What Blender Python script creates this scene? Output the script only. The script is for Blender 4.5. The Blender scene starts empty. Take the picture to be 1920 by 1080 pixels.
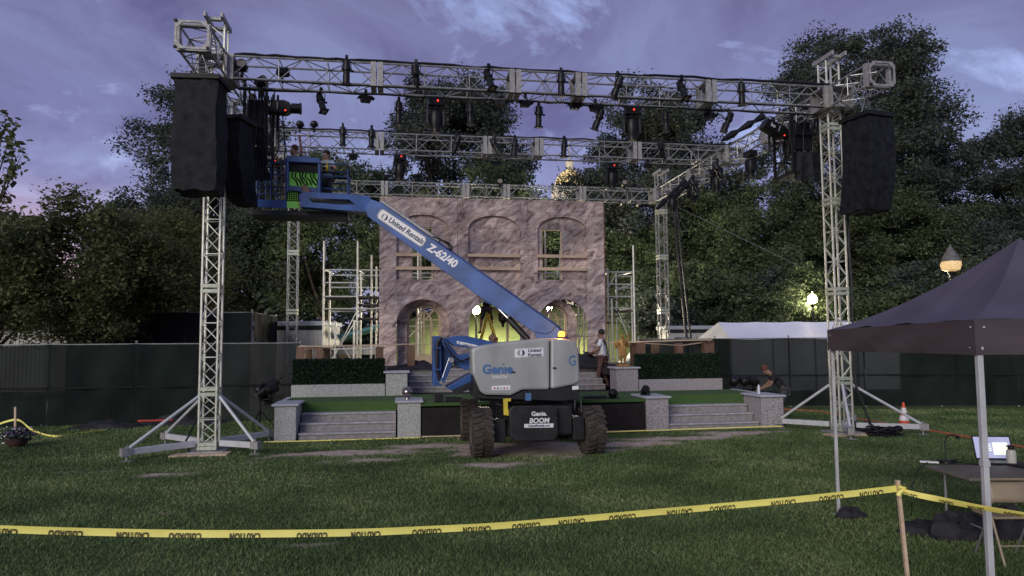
import bpy, bmesh, math, random
import numpy as np
from mathutils import Vector, Matrix
R = math.radians
random.seed(7)
scene = bpy.context.scene
C = scene.collection
ZV = Vector((0, 0, 1))

# ------------------------------------------------------------------ camera model (metres, camera stands at x=0 y=0)
H, F, PT, C0, RL = 2.25, 1345.6, .072, 3.25, -.0072
def ray(px, py):
    A = px - 960; B = py - 540
    a = A * math.cos(RL) + B * math.sin(RL); b = -A * math.sin(RL) + B * math.cos(RL) - C0
    x = a / F; v = -b / F
    return Vector((x, math.cos(PT) - v * math.sin(PT), math.sin(PT) + v * math.cos(PT)))
def at(px, py, Y):
    d = ray(px, py); return Vector((0, 0, H)) + d * (Y / d.y)
def gnd(px, py, z=0):
    d = ray(px, py); return Vector((0, 0, H)) + d * ((z - H) / d.z)
def onp(px, py, P, n):
    d = ray(px, py); o = Vector((0, 0, H)); return o + d * ((Vector(P) - o).dot(n) / d.dot(n))

# rig frame: s to the right along the stage front, t away from the audience
YAW = .1574
X0, Y0 = -5.3392 * H / 1.9, 12.7037 * H / 1.9
RIG = Matrix.Translation((X0, Y0, 0)) @ Matrix.Rotation(YAW, 4, 'Z')
RINV = RIG.inverted()
W_RIG, T_MID, T_REAR, Z_TOP, TH = 14.43, 5.32, 11.74, 8.34, .484
def rig(s, t, z=0): return RIG @ Vector((s, t, z))
NV = (RIG.to_3x3() @ Vector((0, 1, 0)))
def on_t(px, py, t):
    p = RINV @ onp(px, py, rig(0, t, 0), NV); return p.x, p.z
def s_at(px, t, py=300): return on_t(px, py, t)[0]

# ------------------------------------------------------------------ materials
def nt_new(name):
    m = bpy.data.materials.new(name); m.use_nodes = True
    nt = m.node_tree; return m, nt, nt.nodes['Principled BSDF']
MATS = {}
def mat(name, col, rough=.6, metal=0., var=.25, scale=6., bump=0., emit=None, es=0., spec=.4, detail=4., stretch=(1, 1, 1), trans=0., alpha=1.):
    if name in MATS: return MATS[name]
    m, nt, b = nt_new(name)
    tc = nt.nodes.new('ShaderNodeTexCoord'); mp = nt.nodes.new('ShaderNodeMapping'); mp.inputs['Scale'].default_value = stretch
    nt.links.new(tc.outputs['Object'], mp.inputs['Vector'])
    n = nt.nodes.new('ShaderNodeTexNoise'); n.inputs['Scale'].default_value = scale; n.inputs['Detail'].default_value = detail
    nt.links.new(mp.outputs[0], n.inputs['Vector'])
    r = nt.nodes.new('ShaderNodeValToRGB')
    r.color_ramp.elements[0].position = .3; r.color_ramp.elements[1].position = .7
    r.color_ramp.elements[0].color = tuple(c * (1 - var) for c in col) + (1,)
    r.color_ramp.elements[1].color = tuple(min(1, c * (1 + var)) for c in col) + (1,)
    nt.links.new(n.outputs['Fac'], r.inputs['Fac']); nt.links.new(r.outputs['Color'], b.inputs['Base Color'])
    b.inputs['Roughness'].default_value = rough; b.inputs['Metallic'].default_value = metal
    b.inputs['Specular IOR Level'].default_value = spec
    if trans: b.inputs['Transmission Weight'].default_value = trans
    if alpha < 1: b.inputs['Alpha'].default_value = alpha
    if bump:
        bp = nt.nodes.new('ShaderNodeBump'); bp.inputs['Strength'].default_value = bump; bp.inputs['Distance'].default_value = .02
        nt.links.new(n.outputs['Fac'], bp.inputs['Height']); nt.links.new(bp.outputs[0], b.inputs['Normal'])
    if emit:
        b.inputs['Emission Color'].default_value = tuple(emit) + (1,); b.inputs['Emission Strength'].default_value = es
    MATS[name] = m; return m

def M(n): return MATS[n]
mat('alu_lit', (.62, .63, .53), .42, .6, .2, 9)  # front tower masts: greenish-yellow light on the metal mixed into its colour
mat('alu_matte', (.30, .295, .285), .55, .3, .25, 14)
mat('alu_unlit', (.33, .33, .32), .42, .6, .3, 9)  # same metal in a darker tone, without the light tint of the masts
mat('alu_plate', (.44, .47, .38), .5, .35, .2, 14)  # tower collars, greenish light tint in the colour as on the masts
mat('steel_rod', (.75, .75, .75), .2, .95, .05, 5)
mat('black_metal', (.007, .007, .008), .55, .0, .3, 12, spec=.3)
mat('black_satin', (.007, .007, .008), .42, .0, .3, 9, spec=.3)
mat('black_cloth', (.0105, .0115, .0145), .7, 0, .6, 7, .9, detail=8, stretch=(1, 1, 1), spec=.2)
mat('black_mesh', (.012, .013, .016), .8, 0, .5, 60, .6)
mat('cable', (.006, .006, .007), .55, 0, .2, 10)
mat('lens', (.25, .22, .18), .12, .2, .1, 5)
mat('red_led', (.5, .02, .02), .4, emit=(1, .05, .03), es=2)
mat('lift_blue', (.032, .085, .26), .42, .05, .3, 2.5, spec=.4, detail=9)
mat('lift_blue_dark', (.025, .06, .17), .45, .05, .2, 5)
mat('lift_grey', (.36, .37, .355), .36, .1, .2, 2.2, spec=.5, stretch=(1, 1, .35), detail=9)
mat('lift_black', (.016, .016, .017), .5, .05, .35, 6)
mat('rubber', (.048, .038, .031), .85, 0, .45, 8, .3)
mat('rim_grey', (.25, .25, .25), .5, .3, .2, 7)
mat('decal_white', (.75, .75, .76), .45, 0, .05, 6)
mat('ink_navy', (.02, .03, .08), .5, 0, .1, 6)
mat('logo_blue', (.07, .15, .31), .45, 0, .25, 5)
mat('logo_grey', (.3, .3, .32), .45, 0, .1, 5)
mat('safety_yellow', (.62, .48, .05), .5, 0, .2, 6)
mat('green_glow', (.20, .52, .10), .6, 0, .35, 5, emit=(.30, .80, .14), es=.09)  # green basket panels with a faint glow added, no lamp in them
mat('beacon', (.9, .35, .03), .25, emit=(1, .30, .03), es=5)
mat('beacon_base', (.05, .04, .04), .5)
mat('granite', (.36, .37, .355), .8, 0, .42, 38, .25, detail=6)  # grey stone, faint green cast of coloured lights at left put into the colour
mat('granite_mauve', (.30, .275, .285), .8, 0, .42, 30, .25, detail=6)
mat('cap_stone', (.40, .41, .44), .7, 0, .15, 12)
mat('step_paint', (.24, .225, .225), .75, 0, .3, 14, detail=6, stretch=(.5, 1, 1))
mat('tread', (.34, .325, .335), .7, 0, .25, 9)
mat('stage_turf', (.05, .105, .028), .95, 0, .35, 40, .5, detail=6)
mat('stage_black', (.012, .010, .010), .9, 0, .4, 5)
mat('deck_dark', (.03, .024, .024), .85, 0, .4, 4)
mat('brown_wood', (.15, .085, .055), .6, 0, .3, 4, stretch=(1, 1, .3))
mat('raw_wood', (.56, .42, .29), .7, 0, .22, 5, stretch=(.25, 1, 2))
mat('pine', (.55, .43, .30), .7, 0, .18, 6)
mat('door_wood', (.52, .40, .26), .6, 0, .15, 4)
mat('fence_mesh', (.0075, .0125, .0105), .85, 0, .62, 1.1, .4, stretch=(1, 1, .6), detail=7, spec=.2, alpha=.95)
mat('fence_mesh_pale', (.022, .027, .025), .85, 0, .3, 1.3, .3, alpha=.70)
mat('fence_dark', (.0042, .0062, .0058), .9, 0, .4, 1.2, .3)
mat('pole_steel', (.32, .33, .33), .45, .6, .2, 6)
mat('trailer_white', (.42, .415, .40), .55, 0, .12, 2)
mat('trailer_roof', (.36, .38, .42), .6, 0, .15, 2)
mat('dark_void', (.012, .013, .014), .8)
mat('teal_tarp', (.08, .27, .31), .6, 0, .2, 3)
mat('tent_white', (.84, .84, .90), .6, 0, .06, 1.4, .15)
mat('tent_purple', (.085, .076, .100), .62, 0, .2, 1.6, .6, spec=.3, stretch=(1, 1, 1))
mat('tent_brown', (.066, .050, .054), .7, 0, .25, 1.4, .4, stretch=(.5, .5, 3))
mat('leg_white', (.50, .51, .52), .45, .1, .12, 5)
mat('tape_yellow', (.88, .80, .20), .45, 0, .1, 3)
mat('tape_ink', (.05, .045, .02), .6)
mat('cone_orange', (.62, .085, .03), .55, 0, .15, 6)
mat('cone_white', (.7, .68, .66), .4)
mat('hose_orange', (.42, .10, .05), .6, 0, .2, 4)
mat('table_top', (.15, .135, .115), .6, 0, .15, 5)
mat('chair_tan', (.29, .23, .155), .5, .1, .12, 5)
mat('screen', (.3, .3, .45), .3, emit=(.50, .52, .78), es=.62)
mat('screen_window', (.8, .85, .7), .3, emit=(.85, .95, .75), es=.85)
mat('bottle', (.55, .56, .52), .35, 0, .08, 6)
mat('clear_plastic', (.6, .65, .66), .15, 0, .1, 9)
mat('bag_dark', (.018, .017, .022), .75, 0, .6, 9, 1.0, detail=7)
mat('skin', (.36, .20, .14), .55, 0, .1, 6)
mat('skin_dark', (.20, .11, .075), .55, 0, .1, 6)
mat('hair_dark', (.015, .012, .012), .7)
mat('hair_red', (.10, .038, .022), .7)
mat('shirt_white', (.62, .63, .68), .8, 0, .08, 6, .3)
mat('shirt_black', (.012, .012, .016), .85)
mat('pants_brown', (.085, .045, .04), .8, 0, .2, 6)
mat('shorts_grey', (.05, .05, .055), .85)
mat('shoe_black', (.015, .014, .015), .6)
mat('hivis', (.45, .60, .12), .8, emit=(.5, .7, .1), es=.03)
mat('shirt_blue', (.30, .38, .45), .8)
mat('gold_statue', (.36, .19, .06), .45, .35, .4, 12)
mat('chrome_ball', (.30, .26, .25), .12, .9, .1, 3)
mat('bark', (.055, .042, .033), .9, 0, .45, 4, .8, stretch=(2, 2, .4))
mat('lamp_post', (.012, .014, .013), .5, .2)
mat('lamp_globe', (.9, .8, .6), .3, emit=(1, .80, .46), es=14)
mat('lamp_globe_hot', (.9, .8, .6), .3, emit=(1, .82, .46), es=110)
mat('lamp_globe_strong', (.9, .8, .6), .3, emit=(1, .84, .42), es=300)
mat('flood', (.9, .8, .5), .3, emit=(1, .78, .35), es=60)
mat('bag_lit', (.5, .38, .22), .7, 0, .5, 7, .8, emit=(1, .66, .28), es=.55, stretch=(2, 2, .5))
mat('bag_grey', (.12, .115, .11), .6, 0, .4, 9, .5)
mat('dome_gold_glow', (.65, .45, .16), .4, .2, .4, 2, emit=(1, .78, .36), es=.65, stretch=(1, 1, .3))  # floodlighting painted in as a glow of the dome surface itself
mat('dome_stone_glow', (.5, .46, .38), .8, 0, .3, .6, emit=(1, .8, .45), es=.25)  # stone under the dome, floodlight likewise put in as surface glow
mat('flower_white', (.6, .58, .62), .7)
mat('flower_violet', (.14, .07, .22), .7)
mat('pot', (.06, .03, .03), .6)
mat('scaff', (.66, .65, .58), .45, .4, .2, 8)
mat('plank_dark', (.07, .062, .055), .8, 0, .4, 5)
mat('red_paint', (.4, .03, .025), .5)

def leaf_mat(name, c0, c1, c2, tr=.25):
    m, nt, b = nt_new(name)
    g = nt.nodes.new('ShaderNodeNewGeometry'); r = nt.nodes.new('ShaderNodeValToRGB')
    e = r.color_ramp.elements; e[0].color = c0 + (1,); e[1].color = c2 + (1,); k = e.new(.55); k.color = c1 + (1,)
    tc = nt.nodes.new('ShaderNodeTexCoord'); n = nt.nodes.new('ShaderNodeTexNoise'); n.inputs['Scale'].default_value = .55; n.inputs['Detail'].default_value = 3
    nt.links.new(tc.outputs['Object'], n.inputs['Vector'])
    ma = nt.nodes.new('ShaderNodeMath'); ma.operation = 'MULTIPLY_ADD'; ma.inputs[1].default_value = .5
    mb = nt.nodes.new('ShaderNodeMath'); mb.operation = 'MULTIPLY_ADD'; mb.inputs[1].default_value = 1.5; mb.inputs[2].default_value = -.5
    nt.links.new(n.outputs['Fac'], mb.inputs[0]); nt.links.new(g.outputs['Random Per Island'], ma.inputs[0]); nt.links.new(mb.outputs[0], ma.inputs[2])
    nt.links.new(ma.outputs[0], r.inputs['Fac']); nt.links.new(r.outputs['Color'], b.inputs['Base Color'])
    b.inputs['Roughness'].default_value = .65; b.inputs['Specular IOR Level'].default_value = .2
    tl = nt.nodes.new('ShaderNodeBsdfTranslucent'); mx = nt.nodes.new('ShaderNodeMixShader'); mx.inputs[0].default_value = tr
    nt.links.new(r.outputs['Color'], tl.inputs['Color']); nt.links.new(b.outputs[0], mx.inputs[1]); nt.links.new(tl.outputs[0], mx.inputs[2])
    nt.links.new(mx.outputs[0], nt.nodes['Material Output'].inputs['Surface'])
    MATS[name] = m; return m
leaf_mat('leaf_dark_haze', (.048, .060, .058), (.080, .098, .080), (.118, .142, .098))  # aerial haze mixed into the leaf colour: darks lifted, greyer and bluish
leaf_mat('leaf_mid', (.050, .068, .042), (.095, .128, .066), (.145, .185, .085))
leaf_mat('leaf_olive', (.038, .046, .026), (.095, .112, .050), (.19, .20, .08), .35)
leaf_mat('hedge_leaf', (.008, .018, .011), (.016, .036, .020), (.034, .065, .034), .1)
leaf_mat('grass_blade', (.050, .080, .031), (.125, .192, .069), (.33, .37, .17), .25)

def facade_mat():
    m, nt, b = nt_new('painted_stone')
    tc = nt.nodes.new('ShaderNodeTexCoord'); N = nt.nodes.new; L = nt.links.new
    mp0 = N('ShaderNodeMapping'); mp0.inputs['Rotation'].default_value = (0, R(35), 0); L(tc.outputs['Object'], mp0.inputs['Vector'])
    mp = N('ShaderNodeMapping'); mp.inputs['Scale'].default_value = (.8, 1, 2.0)
    L(mp0.outputs[0], mp.inputs['Vector'])
    n1 = N('ShaderNodeTexNoise'); n1.inputs['Scale'].default_value = 2.1; n1.inputs['Detail'].default_value = 7; n1.inputs['Distortion'].default_value = 1.5; n1.inputs['Roughness'].default_value = .62
    L(mp.outputs[0], n1.inputs['Vector'])
    r1 = N('ShaderNodeValToRGB'); e = r1.color_ramp.elements
    e[0].position = .35; e[0].color = (.15, .115, .112, 1); e[1].position = .70; e[1].color = (.86, .78, .70, 1)
    k = e.new(.46); k.color = (.40, .325, .292, 1); k = e.new(.57); k.color = (.55, .48, .435, 1)
    L(n1.outputs['Fac'], r1.inputs['Fac'])
    n2 = N('ShaderNodeTexNoise'); n2.inputs['Scale'].default_value = .7; n2.inputs['Detail'].default_value = 3
    L(tc.outputs['Object'], n2.inputs['Vector'])
    mx = N('ShaderNodeMix'); mx.data_type = 'RGBA'; mx.blend_type = 'MULTIPLY'
    r2 = N('ShaderNodeValToRGB'); r2.color_ramp.elements[0].color = (.62, .6, .68, 1); r2.color_ramp.elements[1].color = (1.25, 1.12, 1.08, 1)
    r2.color_ramp.elements[0].position = .35; r2.color_ramp.elements[1].position = .65
    L(n2.outputs['Fac'], r2.inputs['Fac']); mx.inputs[0].default_value = 1
    L(r1.outputs['Color'], mx.inputs[6]); L(r2.outputs['Color'], mx.inputs[7])
    # faint painted block courses
    sx = N('ShaderNodeSeparateXYZ'); L(tc.outputs['Object'], sx.inputs[0]); cb = N('ShaderNodeCombineXYZ'); L(sx.outputs['X'], cb.inputs['X']); L(sx.outputs['Z'], cb.inputs['Y'])
    bk = N('ShaderNodeTexBrick'); bk.inputs['Scale'].default_value = 1; bk.inputs['Brick Width'].default_value = .95; bk.inputs['Row Height'].default_value = .48; bk.inputs['Mortar Size'].default_value = .014
    bk.inputs['Color1'].default_value = (1, 1, 1, 1); bk.inputs['Color2'].default_value = (.86, .87, .9, 1); bk.inputs['Mortar'].default_value = (.66, .62, .62, 1)
    L(cb.outputs[0], bk.inputs['Vector'])
    m2 = N('ShaderNodeMix'); m2.data_type = 'RGBA'; m2.blend_type = 'MULTIPLY'; m2.inputs[0].default_value = .75
    L(mx.outputs[2], m2.inputs[6]); L(bk.outputs['Color'], m2.inputs[7]); L(m2.outputs[2], b.inputs['Base Color'])
    b.inputs['Roughness'].default_value = .8
    MATS['painted_stone'] = m
facade_mat()

# ------------------------------------------------------------------ object helpers
ROOT = {}
def tag(o, label=None, cat=None, group=None, kind=None):
    if label: o['label'] = label
    if cat: o['category'] = cat
    if group: o['group'] = group
    if kind: o['kind'] = kind
    return o
def thing(name, label, cat, loc=(0, 0, 0), rotz=0, group=None):
    o = bpy.data.objects.new(name, None); C.objects.link(o)
    o.location = loc; o.rotation_euler = (0, 0, rotz); o.empty_display_size = .2
    tag(o, label, cat, group)
    ROOT[o] = Matrix.Translation(loc) @ Matrix.Rotation(rotz, 4, 'Z'); return o
def rthing(name, label, cat, s, t, z=0, group=None):
    return thing(name, label, cat, rig(s, t, z), YAW, group)
def link_mesh(name, me, m, parent):
    o = bpy.data.objects.new(name, me); C.objects.link(o)
    for x in (m if isinstance(m, (list, tuple)) else [m]):
        me.materials.append(MATS[x] if isinstance(x, str) else x)
    if parent is not None:
        o.parent = parent; ROOT[o] = ROOT[parent]
    else: ROOT[o] = Matrix.Identity(4)
    return o
class MB:
    def __init__(s, M=None): s.v = []; s.f = []; s.M = M or Matrix.Identity(4); s.mi = []; s.cur = 0
    def add(s, vs, fs):
        k = len(s.v); s.v += [s.M @ Vector(v) for v in vs]
        for f in fs: s.f.append([i + k for i in f]); s.mi.append(s.cur)
        return s
    def box(s, c, d, Rm=None):
        c = Vector(c); a, b, e = d[0] / 2, d[1] / 2, d[2] / 2
        vs = [Vector((x * a, y * b, z * e)) for x in (-1, 1) for y in (-1, 1) for z in (-1, 1)]
        if Rm: vs = [Rm @ v for v in vs]
        return s.add([v + c for v in vs], [(0, 1, 3, 2), (4, 6, 7, 5), (0, 4, 5, 1), (2, 3, 7, 6), (0, 2, 6, 4), (1, 5, 7, 3)])
    def bx(s, x0, x1, y0, y1, z0, z1): return s.box(((x0 + x1) / 2, (y0 + y1) / 2, (z0 + z1) / 2), (abs(x1 - x0), abs(y1 - y0), abs(z1 - z0)))
    def frame(s, p, q, up=None):
        d = (Vector(q) - Vector(p)).normalized(); up = Vector(up) if up else (ZV if abs(d.z) < .95 else Vector((1, 0, 0)))
        x = d.cross(up).normalized(); y = x.cross(d).normalized(); return d, x, y
    def bar(s, p, q, w, h=None, up=None):
        h = h or w; d, x, y = s.frame(p, q, up); p = Vector(p); q = Vector(q)
        vs = [e + x * (a * w / 2) + y * (b * h / 2) for e in (p, q) for a, b in ((-1, -1), (1, -1), (1, 1), (-1, 1))]
        return s.add(vs, [(3, 2, 1, 0), (4, 5, 6, 7), (0, 1, 5, 4), (1, 2, 6, 5), (2, 3, 7, 6), (3, 0, 4, 7)])
    def tube(s, p, q, r, n=6, r2=None, cap=True):
        d, x, y = s.frame(p, q); p = Vector(p); q = Vector(q); r2 = r if r2 is None else r2
        vs = []
        for e, rr in ((p, r), (q, r2)):
            for i in range(n):
                a = 2 * math.pi * i / n; vs.append(e + x * (rr * math.cos(a)) + y * (rr * math.sin(a)))
        fs = [(i, (i + 1) % n, n + (i + 1) % n, n + i) for i in range(n)]
        if cap: fs += [tuple(range(n - 1, -1, -1)), tuple(range(n, 2 * n))]
        return s.add(vs, fs)
    def path(s, pts, r, n=6):
        pts = [Vector(p) for p in pts]; vs = []; L = len(pts); prev = None
        for i, p in enumerate(pts):
            d = (pts[min(i + 1, L - 1)] - pts[max(i - 1, 0)]).normalized()
            if prev is None: x = d.cross(ZV if abs(d.z) < .9 else Vector((1, 0, 0))).normalized()
            else: x = (prev - d * prev.dot(d)).normalized()
            prev = x; y = x.cross(d); rr = r[i] if isinstance(r, (list, tuple)) else r
            for k in range(n):
                a = 2 * math.pi * k / n; vs.append(p + x * (rr * math.cos(a)) + y * (rr * math.sin(a)))
        fs = [(i * n + k, i * n + (k + 1) % n, (i + 1) * n + (k + 1) % n, (i + 1) * n + k) for i in range(L - 1) for k in range(n)]
        fs += [tuple(range(n - 1, -1, -1)), tuple(range((L - 1) * n, L * n))]
        return s.add(vs, fs)
    def lathe(s, prof, c=(0, 0, 0), n=16, Mx=None):
        vs = []; c = Vector(c)
        for r, z in prof:
            for i in range(n):
                a = 2 * math.pi * i / n; v = Vector((r * math.cos(a), r * math.sin(a), z)); vs.append((Mx @ v if Mx else v) + c)
        L = len(prof)
        fs = [(j * n + i, j * n + (i + 1) % n, (j + 1) * n + (i + 1) % n, (j + 1) * n + i) for j in range(L - 1) for i in range(n)]
        fs += [tuple(range(n - 1, -1, -1)), tuple(range((L - 1) * n, L * n))]
        return s.add(vs, fs)
    def prism(s, poly, off):
        # poly: 3D points of a planar polygon; off: extrusion vector
        n = len(poly); off = Vector(off); vs = [Vector(p) for p in poly] + [Vector(p) + off for p in poly]
        return s.add(vs, [tuple(range(n - 1, -1, -1)), tuple(range(n, 2 * n))] + [(i, (i + 1) % n, n + (i + 1) % n, n + i) for i in range(n)])
    def sphere(s, c, r, n=12, sc=(1, 1, 1)):
        prof = [(max(.001, math.sin(math.pi * i / (n // 2))) * r, -math.cos(math.pi * i / (n // 2)) * r) for i in range(n // 2 + 1)]
        S = Matrix.Diagonal((*sc, 1)); return s.lathe(prof, c, n, S)
    def build(s, name, m, parent=None, smooth=False, bevel=0., fixn=True):
        me = bpy.data.meshes.new(name)
        if parent is not None:
            inv = ROOT[parent].inverted(); vs = [inv @ v for v in s.v]; base = None
        else:
            xs = [v.x for v in s.v]; ys = [v.y for v in s.v]; zs = [v.z for v in s.v]
            base = Vector(((min(xs) + max(xs)) / 2, (min(ys) + max(ys)) / 2, min(zs))); vs = [v - base for v in s.v]
        me.from_pydata([tuple(v) for v in vs], [], s.f)
        if max(s.mi or [0]): me.polygons.foreach_set('material_index', s.mi)
        if fixn:
            b = bmesh.new(); b.from_mesh(me); bmesh.ops.recalc_face_normals(b, faces=b.faces); b.to_mesh(me); b.free()
        if smooth:
            me.polygons.foreach_set('use_smooth', [True] * len(me.polygons))
            try: me.set_sharp_from_angle(angle=R(40))
            except Exception: pass
        me.update()
        o = link_mesh(name, me, m, parent)
        if base is not None: o.location = base; ROOT[o] = Matrix.Translation(base)
        if bevel:
            bv = o.modifiers.new('bevel', 'BEVEL'); bv.width = bevel; bv.segments = 2; bv.limit_method = 'ANGLE'; bv.angle_limit = R(35)
        return o
def copy_tree(o, parent=None):
    c = o.copy(); C.objects.link(c)
    if parent is not None: c.parent = parent
    for ch in list(o.children): copy_tree(ch, c)
    return c
def eval_mesh(o):
    dg = bpy.context.evaluated_depsgraph_get(); dg.update()
    return bpy.data.meshes.new_from_object(o.evaluated_get(dg))
def text(name, s, size, m, parent, Mx, shear=0., bold=0., ext=.002, space=1., sx=1., clip=None):
    cu = bpy.data.curves.new('t', 'FONT'); cu.body = s; cu.size = size; cu.align_x = 'CENTER'; cu.align_y = 'CENTER'
    cu.shear = shear; cu.offset = bold; cu.extrude = ext; cu.space_character = space; cu.resolution_u = 4
    o = bpy.data.objects.new('t', cu); C.objects.link(o)
    me = eval_mesh(o); bpy.data.objects.remove(o); bpy.data.curves.remove(cu)
    if clip is not None:
        b = bmesh.new(); b.from_mesh(me); bmesh.ops.bisect_plane(b, geom=b.verts[:] + b.edges[:] + b.faces[:], plane_co=(0, clip, 0), plane_no=(0, 1, 0), clear_outer=True); b.to_mesh(me); b.free()
    inv = ROOT[parent].inverted() if parent is not None else Matrix.Identity(4)
    me.transform(inv @ Mx @ Matrix.Diagonal((sx, 1, 1, 1))); me.materials.clear(); me.name = name
    return link_mesh(name, me, m, parent)
def sheet(name, outer, holes, thick, m, parent, Mx):
    # flat panel with real openings: 2D filled curve, extruded; Mx maps its x,y plane into the world
    cu = bpy.data.curves.new('c', 'CURVE'); cu.dimensions = '2D'; cu.fill_mode = 'BOTH'; cu.extrude = thick / 2
    for poly in [outer] + holes:
        sp = cu.splines.new('POLY'); sp.points.add(len(poly) - 1); sp.use_cyclic_u = True
        for p, q in zip(sp.points, poly): p.co = (q[0], q[1], 0, 1)
    o = bpy.data.objects.new('c', cu); C.objects.link(o)
    me = eval_mesh(o); bpy.data.objects.remove(o); bpy.data.curves.remove(cu)
    inv = ROOT[parent].inverted() if parent is not None else Matrix.Identity(4)
    me.transform(inv @ Mx); me.materials.clear(); me.name = name
    return link_mesh(name, me, m, parent)
def plane_mx(o, x, y):
    x = Vector(x).normalized(); y = Vector(y).normalized(); n = x.cross(y)
    m = Matrix((x, y, n)).transposed().to_4x4(); m.translation = Vector(o); return m
def np_mesh(name, verts, quads, m, parent=None, tri=False):
    n = 3 if tri else 4; me = bpy.data.meshes.new(name); nv, nf = len(verts), len(quads)
    me.vertices.add(nv); me.vertices.foreach_set('co', np.asarray(verts, np.float32).ravel())
    me.loops.add(nf * n); me.loops.foreach_set('vertex_index', np.asarray(quads, np.int32).ravel())
    me.polygons.add(nf); me.polygons.foreach_set('loop_start', np.arange(0, nf * n, n, dtype=np.int32))
    try: me.polygons.foreach_set('loop_total', np.full(nf, n, np.int32))
    except Exception: pass
    me.update(calc_edges=True); me.validate()
    return link_mesh(name, me, m, parent)
ORD = ['first', 'second', 'third', 'fourth', 'fifth', 'sixth', 'seventh', 'eighth', 'ninth', 'tenth']
# ------------------------------------------------------------------ terrain
def sm(x): x = np.clip(x, 0, 1); return x * x * (3 - 2 * x)
def terr(x, y):
    x = np.asarray(x, float); y = np.asarray(y, float)
    rise = sm((y - 29.5) / 17) * 4.5 * sm((x + 13) / 9) + sm((y - 34) / 40) * 1.2 * (1 - sm((x + 13) / 9)) + sm((y - 60) / 90) * 4
    return rise + .04 * np.sin(x * .31 + 1) * np.sin(y * .27) * sm((y - 22) / 6)
def terz(x, y): return float(terr(x, y))
DIRT = [(650, 850, 1.5, .42, 1), (800, 836, 1.2, .4, .8), (720, 862, 1.2, .3, .6), (1170, 833, 1.5, .40, 1.1), (1280, 822, 1.5, .36, 1), (1390, 812, 1.1, .4, .9), (1010, 842, 1.6, 1.0, 1.2),
        (920, 872, .9, .35, .8), (330, 890, .9, .25, .5), (205, 884, .8, .22, .48), (480, 868, .5, .2, .45), (880, 835, 1.0, .5, .8), (610, 1020, .35, .10, .6), (300, 965, .7, .14, .35), (1330, 862, 1.2, .2, .4)]
DP = [(gnd(px, py), rx, ry, k) for px, py, rx, ry, k in DIRT]
def nz(x, y):
    return (np.sin(x * 3.1 + 1.7 * np.sin(y * 2.3)) * np.sin(y * 4.3 + 1.3 * np.sin(x * 1.9)) + .6 * np.sin(x * 8.3 + y * 3.7 + np.sin(y * 6)) * np.sin(y * 11.1 - x * 2)) * .5
def dirt(x, y):
    d = np.zeros_like(np.asarray(x, float)); c, s_ = math.cos(YAW), math.sin(YAW)
    for p, rx, ry, k in DP:
        u = (x - p.x) * c + (y - p.y) * s_; v = -(x - p.x) * s_ + (y - p.y) * c
        d = np.maximum(d, k * np.exp(-(u / rx) ** 2 - (v / ry) ** 2))
    return np.clip((d + .38 * nz(x, y) * (d > .03) - .22) * 2.6, 0, 1)
def axis(lo, hi, st, far, n):
    mid = np.arange(lo, hi + st / 2, st); g = np.geomspace(1, far, n)
    return np.concatenate([lo - g[::-1], mid, hi + g])
gx = axis(-17, 19, .16, 1800, 26); gy = np.concatenate([-np.geomspace(1, 60, 8)[::-1], np.arange(0, 23, .16), np.arange(23, 70, .8), np.geomspace(71, 2600, 34)])
GX, GY = np.meshgrid(gx, gy); nx_, ny_ = len(gx), len(gy)
gv = np.stack([GX, GY, terr(GX, GY)], -1).reshape(-1, 3)
ii = (np.arange(ny_ - 1)[:, None] * nx_ + np.arange(nx_ - 1)[None]).ravel()
gm, nt, b = nt_new('lawn_soil')
N = nt.nodes.new; L = nt.links.new
tc = N('ShaderNodeTexCoord')
def noise(sc, det=5, ro=.6):
    n = N('ShaderNodeTexNoise'); n.inputs['Scale'].default_value = sc; n.inputs['Detail'].default_value = det; n.inputs['Roughness'].default_value = ro; L(tc.outputs['Object'], n.inputs['Vector']); return n
def ramp(n, stops):
    r = N('ShaderNodeValToRGB'); e = r.color_ramp.elements; e[0].position, e[0].color = stops[0][0], stops[0][1] + (1,); e[1].position, e[1].color = stops[-1][0], stops[-1][1] + (1,)
    for p, c in stops[1:-1]: k = e.new(p); k.color = c + (1,)
    L(n.outputs['Fac'], r.inputs['Fac']); return r
n1 = noise(34, 8, .75); n2 = noise(.55, 4); n3 = noise(5, 7, .7)
g1 = ramp(n1, [(.28, (.026, .035, .016)), (.5, (.08, .105, .04)), (.72, (.17, .185, .085))])
g2 = ramp(n2, [(.35, (.70, .78, .70)), (.65, (1.3, 1.16, 1.05))])
mx = N('ShaderNodeMix'); mx.data_type = 'RGBA'; mx.blend_type = 'MULTIPLY'; mx.inputs[0].default_value = 1; L(g1.outputs[0], mx.inputs[6]); L(g2.outputs[0], mx.inputs[7])
dd = ramp(n3, [(.3, (.24, .19, .145)), (.5, (.48, .39, .31)), (.7, (.62, .53, .44))])
av = N('ShaderNodeAttribute'); av.attribute_name = 'dirt'
m2 = N('ShaderNodeMix'); m2.data_type = 'RGBA'; L(av.outputs['Fac'], m2.inputs[0]); L(mx.outputs[2], m2.inputs[6]); L(dd.outputs[0], m2.inputs[7])
L(m2.outputs[2], b.inputs['Base Color']); b.inputs['Roughness'].default_value = .95; b.inputs['Specular IOR Level'].default_value = .15
bp = N('ShaderNodeBump'); bp.inputs['Strength'].default_value = .7; bp.inputs['Distance'].default_value = .03; L(n1.outputs['Fac'], bp.inputs['Height']); L(bp.outputs[0], b.inputs['Normal'])
ground = np_mesh('ground', gv, np.stack([ii, ii + 1, ii + nx_ + 1, ii + nx_], -1), gm)
ground.data.polygons.foreach_set('use_smooth', [True] * len(ground.data.polygons))
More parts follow.
